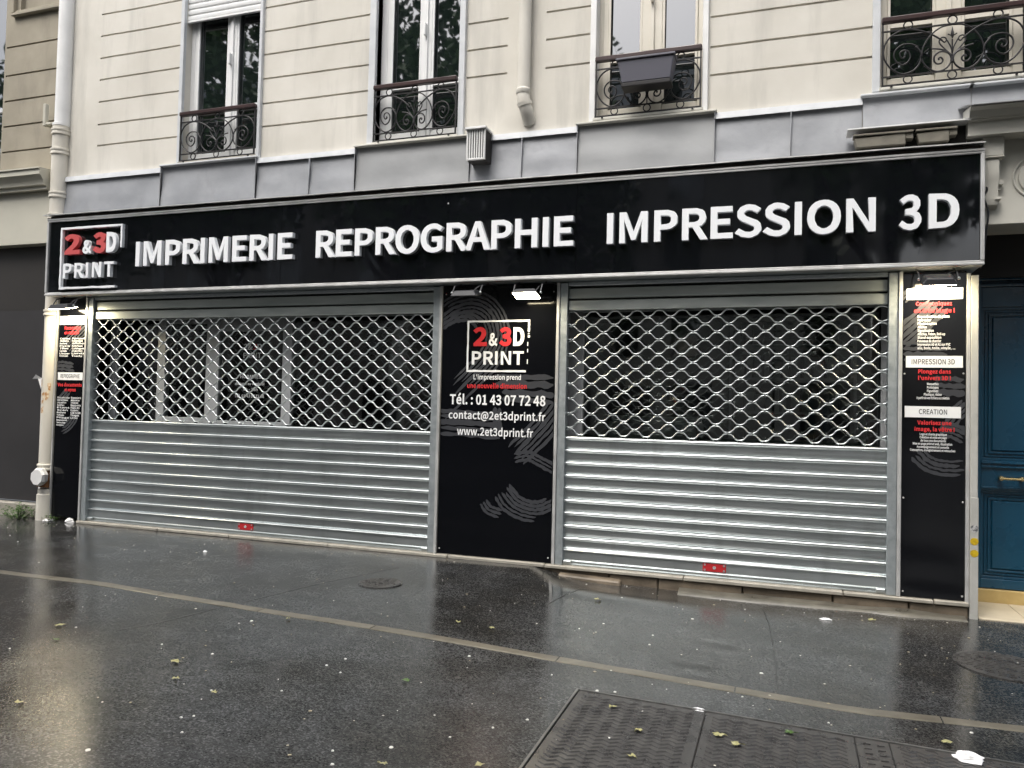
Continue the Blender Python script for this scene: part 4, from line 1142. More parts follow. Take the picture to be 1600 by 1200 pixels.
part('brush_print', strands(MB(), [(-1.80, 1.44), (-1.98, 1.22), (-2.20, 1.00)], .24, 6, cl, seed=8, gap=.25), M['print_grey'], t)
part('brush_print', strands(MB(), [(-2.21, .985), (-2.08, 1.01), (-1.95, .96), (-1.83, .90)], .10, 3, cl, seed=9, gap=.25), M['print_grey'], t)
part('brush_print', strands(MB(), [(-2.28, .73), (-2.18, .62), (-2.05, .575), (-1.94, .585), (-1.83, .65)], .13, 4, cl, seed=10, gap=.3), M['print_grey'], t)
part('brush_print', strands(MB(), [(-2.48, .60), (-2.42, .53), (-2.30, .50)], .10, 3, cl, seed=11, gap=.3), M['print_grey'], t)
part('brush_print', strands(MB(), [(-2.36, .67), (-2.28, .56), (-2.13, .49), (-1.98, .475)], .07, 2, cl, seed=12, gap=.25), M['print_grey'], t)
def ragged_frame(t, name, m, x0, x1, z0, z1, y, w, depth, gapright=.6, botend=None, seed=1):
    """hand-drawn logo frame; right side stops short"""
    rr = random.Random(seed)
    def bar(pa, pb, n=16, cut=()):
        d = Vector((pb[0] - pa[0], pb[1] - pa[1])); ln = d.length; d.normalize(); nn = Vector((-d.y, d.x))
        for i in range(n):
            if i in cut: continue
            q = []
            for k in (i, i + 1):
                s = k / n
                h1 = w / 2 * (1 + .38 * noise.noise((s * 9, seed, 1.5))); h2 = w / 2 * (1 + .38 * noise.noise((s * 9, seed, 4.5)))
                c = Vector(pa) + d * ln * s
                q.append((c + nn * h1, c - nn * h2))
            (a, b), (c_, e) = q
            f = lambda p, yy: (p[0], yy, p[1])
            mb.hull8([f(a, y), f(c_, y), f(c_, y + depth), f(a, y + depth), f(b, y), f(e, y), f(e, y + depth), f(b, y + depth)])
        
    mb = MB()
    bar((x0, z0), (x0, z1)); seed += 1
    bar((x0 - w / 2, z1 + w * .5), (x1 + w / 2, z1 + w * .5), 20); seed += 1
    h = z1 - z0
    bar((x1, z1), (x1, z1 - h * gapright), 14, cut=() if depth > .01 else (9, 11)); seed += 1
    bar((x0 - w / 2, z0 - w * .5), (botend if botend else x1, z0 - w * .5), 20)
    return part(name, mb, m, t)
ragged_frame(t, 'logo_frame', M['print_white'], -2.660, -2.095, 1.745, 2.165, -.0170, .017, .002, .33, -2.115, 2)
mb = MB()
for a, b in ((1.99, 1.955), (1.93, 1.90), (1.84, 1.80)): mb.box(-2.107, -2.099, -.0170, -.015, b, a)
part('logo_frame', mb, M['print_white'], t)
for s, a, b, z, h, m_, bo in (('2', -2.612, -2.480, 1.955, .166, 'print_red', .075), ('&', -2.462, -2.382, 1.957, .112, 'print_white', .05), ('3', -2.367, -2.252, 1.955, .163, 'print_red', .075), ('D', -2.236, -2.135, 1.955, .163, 'print_white', .07),
                           ('PRINT', -2.619, -2.137, 1.792, .118, 'print_white', .045), ("L'impression prend", -2.598, -2.157, 1.661, .044, 'print_white', .04), ('une nouvelle dimension', -2.656, -2.103, 1.585, .043, 'print_red', .045),
                           ('Tél. : 01 43 07 72 48', -2.819, -1.932, 1.440, .088, 'print_white', .045), ('contact@2et3dprint.fr', -2.827, -1.929, 1.312, .070, 'print_white', .035), ('www.2et3dprint.fr', -2.743, -2.035, 1.170, .070, 'print_white', .035)):
    part('lettering', text(s, a, b, z, h, -.0175, bo, fit='scale'), M[m_], t)
screws(t, [(-2.885, .16), (-1.88, .16), (-2.885, 2.42), (-1.88, 2.42)])

# right panel
X0, X1 = .806, 1.220
t = thing('info_panel', 'narrow black price panel with IMPRESSION 3D and CREATION labels by the blue door', 'sign panel', ((X0 + X1) / 2, 0, .115))
part('board', MB().box(X0 + .002, X1 - .001, -.012, .05, .117, 2.488), M['board'], t)
part('panel_edge', MB().box(1.2215, 1.2455, -.030, .05, .10, 2.47), M['alu'], t, bevel=.003)
cl = (X0 + .004, X1 - .004, .2, 2.42)
part('brush_print', strands(MB(), [(.80, 2.28), (.86, 2.335), (.96, 2.35)], .08, 3, cl, seed=21), M['print_grey'], t)
part('brush_print', strands(MB(), [(.78, 1.99), (.92, 2.12), (1.06, 2.27)], .17, 5, cl, seed=22, gap=.3), M['print_grey'], t)
part('brush_print', strands(MB(), [(.80, 1.905), (.95, 1.905), (1.12, 1.90)], .16, 4, cl, seed=23, gap=.25), M['print_grey'], t)
part('brush_print', strands(MB(), [(1.0, 1.66), (1.1, 1.655), (1.23, 1.65)], .15, 3, cl, seed=24, gap=.2), M['print_grey'], t)
part('brush_print', strands(MB(), [(1.24, 1.53), (1.16, 1.45), (1.10, 1.38)], .12, 4, cl, seed=25, gap=.3), M['print_grey'], t)
part('brush_print', strands(MB(), [(1.05, 1.33), (1.14, 1.33), (1.23, 1.28)], .12, 4, cl, seed=26, gap=.3), M['print_grey'], t)
part('brush_print', strands(MB(), [(.90, 1.17), (.98, 1.09), (1.09, 1.06), (1.24, 1.07)], .13, 4, cl, seed=27, gap=.3), M['print_grey'], t)
label_plate(t, 'GRANDS FORMATS', .831, 1.198, 2.285, .083, .850, 1.18, 2.307, .038)
label_plate(t, 'IMPRESSION 3D', .830, 1.200, 1.786, .085, .868, 1.148, 1.810, .038)
label_plate(t, 'CREATION', .825, 1.190, 1.421, .082, .918, 1.101, 1.446, .036)
for s, a, b, z, h, m_, bo in [('Communiquez', .893, 1.128, 2.239, .030, 'print_red', .06), ('en très large !', .88, 1.146, 2.188, .030, 'print_red', .06), ('Plongez dans', .911, 1.124, 1.742, .030, 'print_red', .06), ("l'univers 3D !", .911, 1.124, 1.695, .030, 'print_red', .06),
                           ('Valorisez une', .908, 1.13, 1.369, .030, 'print_red', .06), ('image, la vôtre !', .890, 1.150, 1.322, .030, 'print_red', .06)]:
    part('lettering', text(s, a, b, z, h, -.0175, bo, fit='scale'), M[m_], t)
mb = MB()
for i, (s, b) in enumerate([('Reproduction de plans', 1.113), ('Plans couleur', .995), ('Photocopies', 1.03), ('Affiches', .965), ('Signalisation', 1.01), ('Affiches, Totem, Roll-up', 1.085), ('Stand exposition', 1.06), ('Panneaux de chantier', 1.06), ('Impression A0 et A1 sur PVC', 1.12), ('alu, bois, toile, vinyle, ...', 1.15)]):
    g = text(s, .905, b, 2.150 - .0256 * i, .019, -.0173, .04, fit='scale'); mb.add(g.v, g.f)
for i, (s, a, b) in enumerate([('Maquettes', .970, 1.045), ('Prototypes', .970, 1.045), ('Figurines', .970, 1.043), ('Plastique, résine', .950, 1.065), ('A partir de vos fichiers ou création', .902, 1.115)]):
    g = text(s, a, b, 1.658 - .0256 * i, .018, -.0173, .04, fit='scale'); mb.add(g.v, g.f)
for i, (s, a, b) in enumerate([('Logo et charte graphique', .925, 1.10), ('Création et mise en page', .925, 1.10), ('de tous vos documents', .93, 1.095), ('Mise en page print et web, illustration', .88, 1.135), ('Accompagnement et conseils', .905, 1.115), ('Conception, enregistrement et retouches', .862, 1.155)]):
    g = text(s, a, b, 1.292 - .0232 * i, .017, -.0173, .04, fit='scale'); mb.add(g.v, g.f)
part('small_print', mb, M['print_white'], t, kind='stuff')
screws(t, [(.822, 1.74), (1.205, 1.745), (.822, .83), (1.205, .82), (.822, .15), (1.205, .15)])

# left panel
X0, X1 = -7.488, -7.089
t = thing('info_panel', 'narrow black panel with REPROGRAPHIE label beside the white drainpipe', 'sign panel', ((X0 + X1) / 2, 0, .13))
part('board', MB().box(X0 + .002, X1 - .002, -.012, .05, .135, 2.497), M['board'], t)
part('panel_edge', MB().box(-7.508, -7.489, -.030, .05, .12, 2.47), M['alu'], t, bevel=.003)
cl = (X0 + .004, X1 - .004, .2, 2.42)
part('brush_print', strands(MB(), [(-7.36, 1.95), (-7.22, 2.08), (-7.07, 2.20)], .20, 6, cl, seed=31, gap=.35), M['print_grey'], t)
part('brush_print', strands(MB(), [(-7.49, 1.74), (-7.38, 1.74), (-7.22, 1.72)], .15, 4, cl, seed=32, gap=.25), M['print_grey'], t)
part('brush_print', strands(MB(), [(-7.30, 1.50), (-7.40, 1.40), (-7.45, 1.36)], .10, 3, cl, seed=33, gap=.3), M['print_grey'], t)
part('brush_print', strands(MB(), [(-7.23, 1.42), (-7.20, 1.25), (-7.28, 1.12), (-7.42, 1.05)], .12, 4, cl, seed=34, gap=.3), M['print_grey'], t)
label_plate(t, 'IMPRIMERIE', -7.470, -7.108, 2.205, .094, -7.42, -7.16, 2.232, .042)
label_plate(t, 'REPROGRAPHIE', -7.466, -7.112, 1.605, .082, -7.425, -7.155, 1.626, .042)
for s, a, b, z, h in (('Façonnage'.replace('ç', 'c'), -7.394, -7.166, 2.150, .036), ('et reliure', -7.394, -7.19, 2.100, .036), ('Vos documents', -7.463, -7.117, 1.535, .038), ('en express', -7.36, -7.20, 1.482, .036)):
    part('lettering', text(s, a, b, z, h, -.0175, .06, fit='scale'), M['print_red'], t)
mb = MB()
for i in range(8):
    g = text(['Cartes', 'Dépliants', 'Brochures', 'Flyers', 'Têtes', 'Carnets', 'Liasses', 'Chemises'][i], -7.454, -7.31 - .02 * (i % 3), 2.045 - .027 * i, .019, -.0173, .04, fit='scale'); mb.add(g.v, g.f)
    g = text(['Faire part', 'Enveloppes', 'Affiches', 'Menus', 'Catalogues', 'Etiquettes', 'Livrets', 'Tracts'][i], -7.279, -7.10 - .03 * (i % 2), 2.045 - .027 * i, .019, -.0173, .04, fit='scale'); mb.add(g.v, g.f)
for i in range(12):
    g = text(['Photocopie couleur', 'Noir et blanc', 'Impression', 'Numérique', 'Plans', 'Scan', 'Reliure', 'Plastification', 'Pliage', 'Massicot', 'Thermocollage', 'Finition'][i], -7.458, -7.28 - .025 * (i % 4), 1.405 - .027 * i, .019, -.0173, .04, fit='scale'); mb.add(g.v, g.f)
    if i < 9:
        g = text(['Dossiers', 'Mémoires', 'Thèses', 'Rapports', 'Plans A0', 'Posters', 'Clé USB', 'Tirages', 'Livres'][i], -7.262, -7.12 - .02 * (i % 3), 1.405 - .027 * i, .019, -.0173, .04, fit='scale'); mb.add(g.v, g.f)
part('small_print', mb, M['print_white'], t, kind='stuff')

# ================================================================== SHOP SIGN
sg = thing('shop_sign', 'long glossy black fascia sign reading IMPRIMERIE REPROGRAPHIE IMPRESSION 3D', 'shop sign', (-3.1, -.16, 2.5))
for a, b in ((-7.49, -4.545), (-4.545, -1.656), (-1.656, 1.272)):
    part('panel', MB().box(a + .002, b - .002, -.160, -.145, 2.52, 3.30), M['gloss'], sg)
part('backing', MB().box(-7.49, 1.27, -.144, -.075, 2.512, 3.31), M['dark'], sg)
def fr(mb): return part('frame_rail', mb, M['alu'], sg, bevel=.004)
fr(MB().box(-7.52, 1.30, -.182, -.075, 2.500, 2.5185)); fr(MB().box(-7.52, 1.30, -.176, -.1605, 2.5190, 2.533))
fr(MB().box(-7.52, 1.30, -.182, -.075, 3.308, 3.326)); fr(MB().box(-7.52, 1.30, -.176, -.1605, 3.291, 3.3075))
fr(MB().box(-7.52, -7.492, -.180, -.075, 2.534, 3.290)); fr(MB().box(1.274, 1.30, -.180, -.075, 2.534, 3.290))
part('soffit', MB().box(-7.47, 1.29, -.074, .34, 2.502, 2.530), M['galvrail'], sg)
part('batten', MB().box(-7.50, 1.275, -.150, -.02, 3.327, 3.356), M['darkwood'], sg)
mb = MB()
n_ = 40
for i in range(n_ + 1):
    x = -7.555 + (1.30 + 7.555) * i / n_
    w1 = .003 * noise.noise((x * 2, 4, 1))
    mb.v += [(x, -.205, 3.357 + w1), (x, -.205, 3.366 + w1), (x, .028, 3.398), (x, .028, 3.390)]
for i in range(n_):
    for q in range(4): mb.f.append((i * 4 + q, i * 4 + 4 + q, i * 4 + 4 + (q + 1) % 4, i * 4 + (q + 1) % 4))
mb.f.append((0, 1, 2, 3)); mb.f.append(tuple(n_ * 4 + q for q in (3, 2, 1, 0)))
part('cap_sheet', mb, M['alu'], sg)
for s, a, b in (('IMPRIMERIE', -6.262, -4.385), ('REPROGRAPHIE', -4.132, -1.668), ('IMPRESSION', -1.388, .600), ('3', .750, .898), ('D', .945, 1.137)):
    for ch, m_ in text(s, a, b, 2.766, .250, -.1845, .040, depth=.042, split=True, fit='scale' if len(s) == 1 else 'track'):
        part('letter', m_, M['letter'], sg)
for s, a, b, z, h, m_, bo in (('2', -7.235, -7.015, 2.925, .212, 'letterred', .075), ('&', -6.975, -6.855, 2.925, .14, 'letter', .05), ('3', -6.835, -6.665, 2.925, .212, 'letterred', .075), ('D', -6.655, -6.525, 2.925, .212, 'letter', .07)):
    for ch, mm in text(s, a, b, z, h, -.1845, bo, depth=.042, split=True, fit='scale'):
        part('letter', mm, M[m_], sg)
for ch, mm in text('PRINT', -7.235, -6.545, 2.672, .158, -.1845, .04, depth=.042, split=True):
    part('letter', mm, M['letter'], sg)
ragged_frame(sg, 'logo_frame', M['letter'], -7.285, -6.468, 2.582, 3.195, -.196, .022, .034, .36, -6.53, 5)
part('screw', MB().lathe((-2.82, -.1605, 3.20), [(.008, 0), (.007, .002), (.0001, .003)], 8, 'y'), M['alu'], sg)

# two grey awning boxes on a ledge above the right end of the sign
t = thing('metal_ledge', 'thin white metal ledge over the two stone coloured boxes above the sign', 'ledge', (.81, -.15, 3.53))
part('ledge_plate', MB().box(.405, 1.21, -.20, -.02, 3.527, 3.538), M['trimwhite'], t, bevel=.002)
part('ledge_back', MB().box(.48, 1.20, -.09, -.06, 3.40, 3.526), M['dark'], t)
for (a, b, s) in ((.45, .845, 'left'), (.865, 1.125, 'right')):
    t = thing('awning_box', 'small stone coloured box with slanted end under the ledge' if s == 'left' else 'small stone coloured box nearest the entrance cornice under the ledge', 'box', ((a + b) / 2, -.12, 3.39))
    mb = MB().hull8([(a + .02, -.185, 3.395), (b - .05, -.185, 3.395), (b - .05, -.095, 3.395), (a + .02, -.095, 3.395), (a, -.185, 3.465), (b - .05, -.185, 3.478), (b - .05, -.095, 3.478), (a, -.095, 3.465)])
    part('box_body', mb, M['boxstone'], t, bevel=.005)
    part('box_lid', MB().box(a - .005, b, -.195, -.093, 3.479, 3.494), M['boxstone'], t, bevel=.003)
    part('end_lug', MB().box(b - .049, b, -.180, -.10, 3.435, 3.478), M['boxstone'], t, bevel=.003)

# ================================================================== FLOODLIGHTS under the sign
def floodlight(label, x0, x1, z, lit, yaw, tilt, y0=-.24):
    cx = (x0 + x1) / 2; w = x1 - x0
    t = thing('floodlight', label, 'floodlight', (cx, y0, z), 'floodlights under the shop sign')
    def rot(p):
        y, zz = p[1] * math.cos(tilt) - p[2] * math.sin(tilt), p[1] * math.sin(tilt) + p[2] * math.cos(tilt)
        x, y = p[0] * math.cos(yaw) - y * math.sin(yaw), p[0] * math.sin(yaw) + y * math.cos(yaw)
        return (cx + x, y0 + y, z + zz)
    def rbox(a, b, c, d, e, f):
        m_ = MB().box(a, b, c, d, e, f); m_.v = [rot(p) for p in m_.v]; return m_
    mb = MB().hull8([(-w / 2, -.075, -.012), (w / 2, -.075, -.012), (w / 2, .075, -.012), (-w / 2, .075, -.012), (-w / 2 + .03, -.05, .03), (w / 2 - .03, -.05, .03), (w / 2 - .03, .05, .03), (-w / 2 + .03, .05, .03)])
    mb.v = [rot(p) for p in mb.v]
    part('housing', mb, M['lampbody'], t, bevel=.004)
    part('lamp_glass', rbox(-w / 2 + .012, w / 2 - .012, -.065, .065, -.0165, -.0125), M['lampon'] if lit else M['lampoff'], t)
    mb = MB()
    for s in (-1, 1):
        p = rot((s * (w / 2 + .008), 0, .01))
        mb.tube([p, (p[0], p[1] + .05, 2.46), (p[0], -.05, 2.497)], .006, 5)
    part('bracket', mb, M['lampbody'], t)
    for s in (-1, 1):
        p = rot((s * (w / 2 + .012), 0, .012)); part('wing_nut', MB().lathe((p[0], p[1] + .006, p[2]), [(.010, 0), (.011, .006), (.008, .014), (.0001, .016)], 8, 'y'), M['galvrod'], t)
    p = rot((w / 4, .04, .03))
    part('cable', MB().tube(catmull([p, (p[0] + .05, p[1] + .05, 2.47), (p[0] + .13, -.02, 2.485), (p[0] + .2, 0.0, 2.44)], 6), .004, 5), M['lampbody'], t)
    return t
floodlight('lit floodlight over the REPROGRAPHIE panel by the drainpipe', -7.36, -7.08, 2.372, True, .0, .25, -.20)
floodlight('unlit floodlight over the left of the phone number panel', -2.715, -2.475, 2.385, False, 0, .2)
floodlight('lit floodlight over the right of the phone number panel', -2.17, -1.945, 2.372, True, 0, -.24, -.22)
floodlight('lit floodlight over the IMPRESSION 3D price panel', .895, 1.125, 2.395, True, 0, .5, -.20)

# ================================================================== RAILINGS
def spiral(c, r0, r1, a0, turns, n=40):
    return [(c[0] + (r0 + (r1 - r0) * (i / n) ** .9) * math.cos(a0 + turns * 2 * math.pi * i / n), c[1] + (r0 + (r1 - r0) * (i / n) ** .9) * math.sin(a0 + turns * 2 * math.pi * i / n)) for i in range(n + 1)]
def railing(x0, x1, zb, zt, label):
    t = thing('window_railing', label, 'railing', ((x0 + x1) / 2, 0, zb), 'wrought iron railings of the first floor windows')
    y = .0
    h = zt - zb
    lo, up = zb + .075, zt - .105
    part('handrail', MB().box(x0, x1, -.026, .026, zt - .042, zt), M['railwood'], t, bevel=.008)
    for bx in ((x0, x1, -.006, .006, up - .005, up + .005), (x0, x1, -.006, .006, lo - .005, lo + .005), (x0, x1, -.007, .007, zb + .002, zb + .014)):
        part('rail_bar', MB().box(*bx), M['iron'], t)
    for bx in ((x0 + .002, x0 + .014, -.0065, .0065, zb, zt - .04), (x1 - .014, x1 - .002, -.0065, .0065, zb, zt - .04)):
        part('end_post', MB().box(*bx), M['iron'], t)
    for bx in ((x0 + .06, x0 + .075, -.02, .02, zb - .012, zb + .002), (x1 - .075, x1 - .06, -.02, .02, zb - .012, zb + .002)):
        part('foot', MB().box(*bx), M['iron'], t)
    cx = (x0 + x1) / 2; hw = (x1 - x0) / 2
    for zz, sc in ((zt - .042 - (zt - .042 - up) / 2, (zt - .042 - up) / 2), (zb + .014 + (lo - zb - .014) / 2, (lo - zb - .014) / 2)):
        for k in (-.62, 0, .62):
            r = sc * .96
            part('ring', MB().tube([(cx + k * hw + r * math.cos(a * math.pi / 9), y, zz + r * math.sin(a * math.pi / 9)) for a in range(18)], .0052, 5, True), M['iron'], t, smooth='all')
    def cv(px):                                           # traced drawing units -> railing plane
        out = []
        for a, b in px:
            b2 = b + .115 * (a - 115)
            out.append(((a - 845) / 730, (820 - b2) / 470))
        return out
    def world(uv, s): return [(cx + s * u * hw, y, lo + v * (up - lo)) for u, v in uv]
    outer = cv([(470, 495), (520, 545), (532, 600), (500, 690), (430, 752), (330, 778), (230, 735), (160, 655), (134, 570), (150, 480), (215, 390), (320, 335), (440, 322), (560, 345), (660, 385), (745, 435)])
    inner = cv([(525, 590), (560, 480), (630, 375), (730, 300), (845, 272)])
    lower = cv([(525, 590), (545, 650), (600, 715), (680, 748), (760, 730), (815, 680), (836, 625), (820, 575), (775, 548), (715, 550), (668, 590), (662, 640), (690, 670), (735, 662), (750, 630), (730, 606), (708, 615), (712, 632)])
    vol = cv([(500, 500), (455, 480), (410, 470), (330, 480), (265, 530), (245, 590), (270, 650), (330, 684), (385, 660), (415, 610), (405, 560), (365, 535), (320, 550), (308, 590), (335, 615), (362, 600), (352, 585)])
    leaf1 = cv([(842, 590), (790, 545), (720, 522), (630, 518)])
    leaf2 = cv([(845, 585), (780, 530), (725, 475), (712, 440), (735, 405), (770, 405), (785, 430), (765, 452), (745, 438)])
    leaf3 = cv([(845, 560), (830, 500), (805, 455), (790, 430)])
    stem = cv([(845, 742), (845, 640), (845, 520), (845, 420)])
    sc = MB()
    for s in (-1, 1):
        for c_, r in ((outer, .0068), (inner, .0062), (lower, .0068), (vol, .0062), (leaf1, .006), (leaf2, .0052), (leaf3, .005)):
            part('scroll', MB().tube(catmull(world(c_, s), 5), r, 5), M['iron'], t, smooth='all')
    mb = MB().tube(world(stem, 1), .005, 5)
    q = world(cv([(845, 640), (845, 415), (845, 290), (845, 370)]), 1)
    mb.lathe(q[0], [(.0001, -.014), (.014, -.008), (.014, .008), (.0001, .014)], 8)
    z1, z2 = q[1][2], q[2][2]
    mb.lathe((cx, y, z1), [(.0001, 0), (.006, (z2 - z1) * .1), (.012, (z2 - z1) * .35), (.008, (z2 - z1) * .6), (.0001, (z2 - z1))], 8)
    mb.tube([(cx - .03, y, q[3][2] + .004), (cx - .012, y, q[3][2] - .006), (cx + .012, y, q[3][2] - .006), (cx + .03, y, q[3][2] + .004)], .0045, 5)
    part('finial', mb, M['iron'], t, smooth=True)
    return t
railing(-5.945, -5.012, 3.872, 4.385, 'black scroll railing of the window with the half lowered white blind')
railing(-3.685, -2.836, 3.872, 4.405, 'black scroll railing of the window left of the vent grille')
railing(-1.560, -.678, 3.888, 4.405, 'black scroll railing with grey planter hung on it')
railing(.648, 1.595, 3.898, 4.425, 'black scroll railing of the window above the blue door')

# planter
t = thing('planter_box', 'dark grey plastic planter box hung on a window railing', 'planter', (-1.08, -.14, 4.08))
x0, x1, z0, z1 = -1.345, -.865, 4.085, 4.285
ya, yb = -.205, -.03
mb = MB().hull8([(x0 + .05, ya + .025, z0), (x1 - .04, ya + .025, z0), (x1 - .04, yb - .02, z0), (x0 + .05, yb - .02, z0), (x0 + .012, ya + .008, z1 - .02), (x1 - .01, ya + .008, z1 - .02), (x1 - .01, yb - .005, z1 - .02), (x0 + .012, yb - .005, z1 - .02)])
part('tub', mb, M['planter'], t, bevel=.008)
part('rim', MB().box(x0, x1, ya - .004, yb, z1 - .02, z1), M['planter'], t, bevel=.005)
part('drip_tray', MB().box(x0 + .045, x1 - .035, ya + .015, yb - .01, z0 - .035, z0 - .001), M['iron'], t, bevel=.006)

# vent grille
t = thing('vent_grille', 'small white slatted vent box on the zinc flashing', 'vent', (-2.585, -.16, 3.57))
x0, x1, z0, z1 = -2.668, -2.497, 3.575, 3.84
part('vent_box', MB().box(x0, x1, -.125, .03, z0, z1), M['dark'], t)
mb = MB()
mb.box(x0 - .002, x0 + .014, -.145, -.1255, z0 - .002, z1); mb.box(x1 - .014, x1 + .002, -.145, -.1255, z0 - .002, z1)
mb.box(x0 + .0145, x1 - .0145, -.145, -.1255, z0 - .002, z0 + .016); mb.box(x0 - .012, x1 + .012, -.165, .03, z1 + .001, z1 + .022)
part('vent_frame', mb, M['trimwhite'], t, bevel=.003)
for k in range(6):
    xx = x0 + .023 + k * .0225
    part('vent_slat', MB().box(xx, xx + .011, -.143, -.128, z0 + .017, z1), M['trimwhite'], t)

# ================================================================== PIPES
t = thing('soil_pipe', 'short cream pipe stub ending in an elbow above the vent grille', 'pipe', (-2.2, -.02, 3.9))
c = (-2.195, -.025)
part('pipe', MB().lathe((c[0], c[1], 4.19), [(.056, 0), (.056, 2.3)], 16), M['stucco'], t, smooth=True)
part('collar', MB().lathe((c[0], c[1], 4.15), [(.060, 0), (.066, .01), (.066, .04), (.058, .05)], 16), M['stucco'], t, smooth=True)
part('elbow', MB().tube(catmull([(c[0], c[1], 4.16), (c[0] + .01, c[1], 4.08), (c[0] + .03, c[1] + .03, 4.0), (c[0] + .035, c[1] + .09, 3.93)], 6), .058, 12), M['stucco'], t, smooth=True)
part('elbow_band', MB().tube([(c[0] + .010, c[1], 4.085), (c[0] + .018, c[1] + .008, 4.055)], .065, 14), M['stucco'], t, smooth=True)

t = thing('drainpipe', 'tall cream drainpipe with collars and rust at the left end of the shop', 'drainpipe', (-7.6, .01, .1))
px, py = -7.598, .012
part('pipe', MB().lathe((px + .012, py, 4.42), [(.080, 0), (.080, 2.2)], 18), M['trimwhite'], t, smooth=True)
part('pipe', MB().lathe((px, py, .62), [(.086, 0), (.086, 3.79)], 18), M['pipe'], t, smooth=True)
for z in (4.30, 4.08, 3.60, 3.36, .62, 2.30):
    part('collar', MB().lathe((px, py, z), [(.088, 0), (.100, .006), (.100, .022), (.094, .028), (.094, .045), (.101, .05), (.101, .066), (.088, .072)], 18), M['pipe'], t, smooth=True)
part('bracket', MB().box(-7.80, -7.69, -.05, .05, 4.42, 4.45).box(-7.80, -7.76, -.06, -.01, 4.41, 4.66), M['cream'], t, bevel=.006)
part('pipe_band', MB().lathe((px, py, 4.40), [(.084, 0), (.09, .004), (.09, .03), (.084, .034)], 18), M['trimwhite'], t, smooth=True)
part('elbow', MB().tube(catmull([(px, py, .62), (px - .005, py - .005, .52), (px - .01, py - .01, .44)], 5), .082, 14), M['rust'], t, smooth=True)
mb = MB()
cc = Vector((px + .03, py - .13, .555))
ring = lambda r, d: [(cc.x + r * math.cos(math.pi / 4 * k + .3) + d * .25, cc.y - d + abs(r) * 0, cc.z + r * math.sin(math.pi / 4 * k + .3)) for k in range(8)]
v_ = ring(.092, -.06) + ring(.10, .0) + ring(.085, .03)
mb.add(v_, [(k, (k + 1) % 8, 8 + (k + 1) % 8, 8 + k) for k in range(8)] + [(8 + k, 8 + (k + 1) % 8, 16 + (k + 1) % 8, 16 + k) for k in range(8)] + [tuple(range(16, 24)), tuple(range(7, -1, -1))])
part('inspection_lid', mb, M['trimwhite'], t)
part('lower_pipe', MB().lathe((px + .02, py - .02, .06), [(.092, 0), (.088, .30), (.078, .31), (.078, .36)], 16), M['pipe'], t, smooth=True)
part('side_conduit', MB().lathe((px - .095, py + .02, .08), [(.032, 0), (.032, .74), (.025, .755), (.0001, .76)], 12), M['trimwhite'], t, smooth=True)
rs = random.Random(5)
mb = MB()
for k in range(16):
    a = rs.uniform(-2.5, -.7); z = 1.44 + rs.gauss(0, .09); r = .0875; da = rs.uniform(.08, .22); dz = rs.uniform(.02, .05)
    mb.quad((px + r * math.cos(a - da), py + r * math.sin(a - da), z - dz), (px + r * math.cos(a + da), py + r * math.sin(a + da), z - dz * rs.uniform(.4, 1)), (px + r * math.cos(a + da), py + r * math.sin(a + da), z + dz), (px + r * math.cos(a - da), py + r * math.sin(a - da), z + dz * rs.uniform(.4, 1)))
part('torn_paper', mb, M['paper_torn'], t)
part('torn_paper', MB().add([(px - .08, py - .04, 1.62), (px - .14, py - .07, 1.66), (px - .20, py - .06, 1.61), (px - .13, py - .05, 1.615), (px - .085, py - .045, 1.50)], [(0, 1, 3), (1, 2, 3), (0, 3, 4)]), M['tissue'], t)

# cable beside the right end of the sign
single('electric_cable', MB().tube(catmull([(1.318, -.06, 3.10), (1.335, -.065, 3.06), (1.318, -.06, 3.0), (1.345, -.06, 2.9), (1.335, -.05, 2.75), (1.320, -.045, 2.62), (1.305, -.04, 2.50)], 8), .007, 6), M['lampbody'],
       'thin dark cable hanging beside the right end of the sign', 'cable', (1.33, -.06, 2.8), smooth='all')

# stickers on the pilaster
for z, m_, lb in ((.640, 'stickergrey', 'round grey sticker above two yellow ones on the pilaster'), (.550, 'stickeryellow', 'upper of two round yellow stickers on the pilaster'), (.466, 'stickeryellow', 'lower of two round yellow stickers on the pilaster')):
    single('sticker', MB().lathe((1.274, -.0402, z), [(.026, 0), (.026, .0012), (.0001, .0014)], 20, 'y'), M[m_], lb, 'sticker', (1.274, -.04, z))

# ================================================================== NEIGHBOURING BUILDING
nb = thing('neighbouring_building', 'older grey beige building with dark closed shopfront left of the drainpipe', 'building', (-9.5, .3, .1))
NG = [4.209, 4.505, 4.800, 5.097, 5.428]
zc = [3.86, 6.6, 5.765, 5.81, 5.83] + [z + s * .010 for z in NG for s in (-1, 1)]
xc = [-13, -7.68, -8.535, -7.70, -8.43, -8.34, -8.52, -9.6]
def nfn(x, z):
    if x < -8.56: return .0 if x < -9.6 or z < 4.0 else None
    if -8.535 < x < -7.70:
        for g in NG:
            if abs(z - g) < .010: return .022
    if x > -8.34 and z > 5.83: return .05
    return 0.0
xc += [-8.56]
part('wall', relief(xc, zc, nfn, YW), M['stucco_old'], nb)
mb = MB()
mb.box(-8.43, -7.685, .0, YW, 5.765, 5.80); mb.box(-8.43, -8.395, .002, YW, 5.8005, 6.6); mb.box(-8.39, -7.685, .02, YW, 5.802, 5.83)
part('moulding', mb, M['stucco_old'], nb, bevel=.006)
w = part('window', MB().box(-9.6, -8.56, .24, .26, 3.98, 6.6), M['dark'], nb)
part('pane', MB().box(-9.5, -8.62, .225, .235, 4.05, 6.6), M['pane'], w)
part('frame', MB().box(-8.64, -8.57, .18, .24, 3.98, 6.6).box(-9.6, -8.641, .19, .24, 4.75, 4.80), M['trimgrey'], w, bevel=.004)
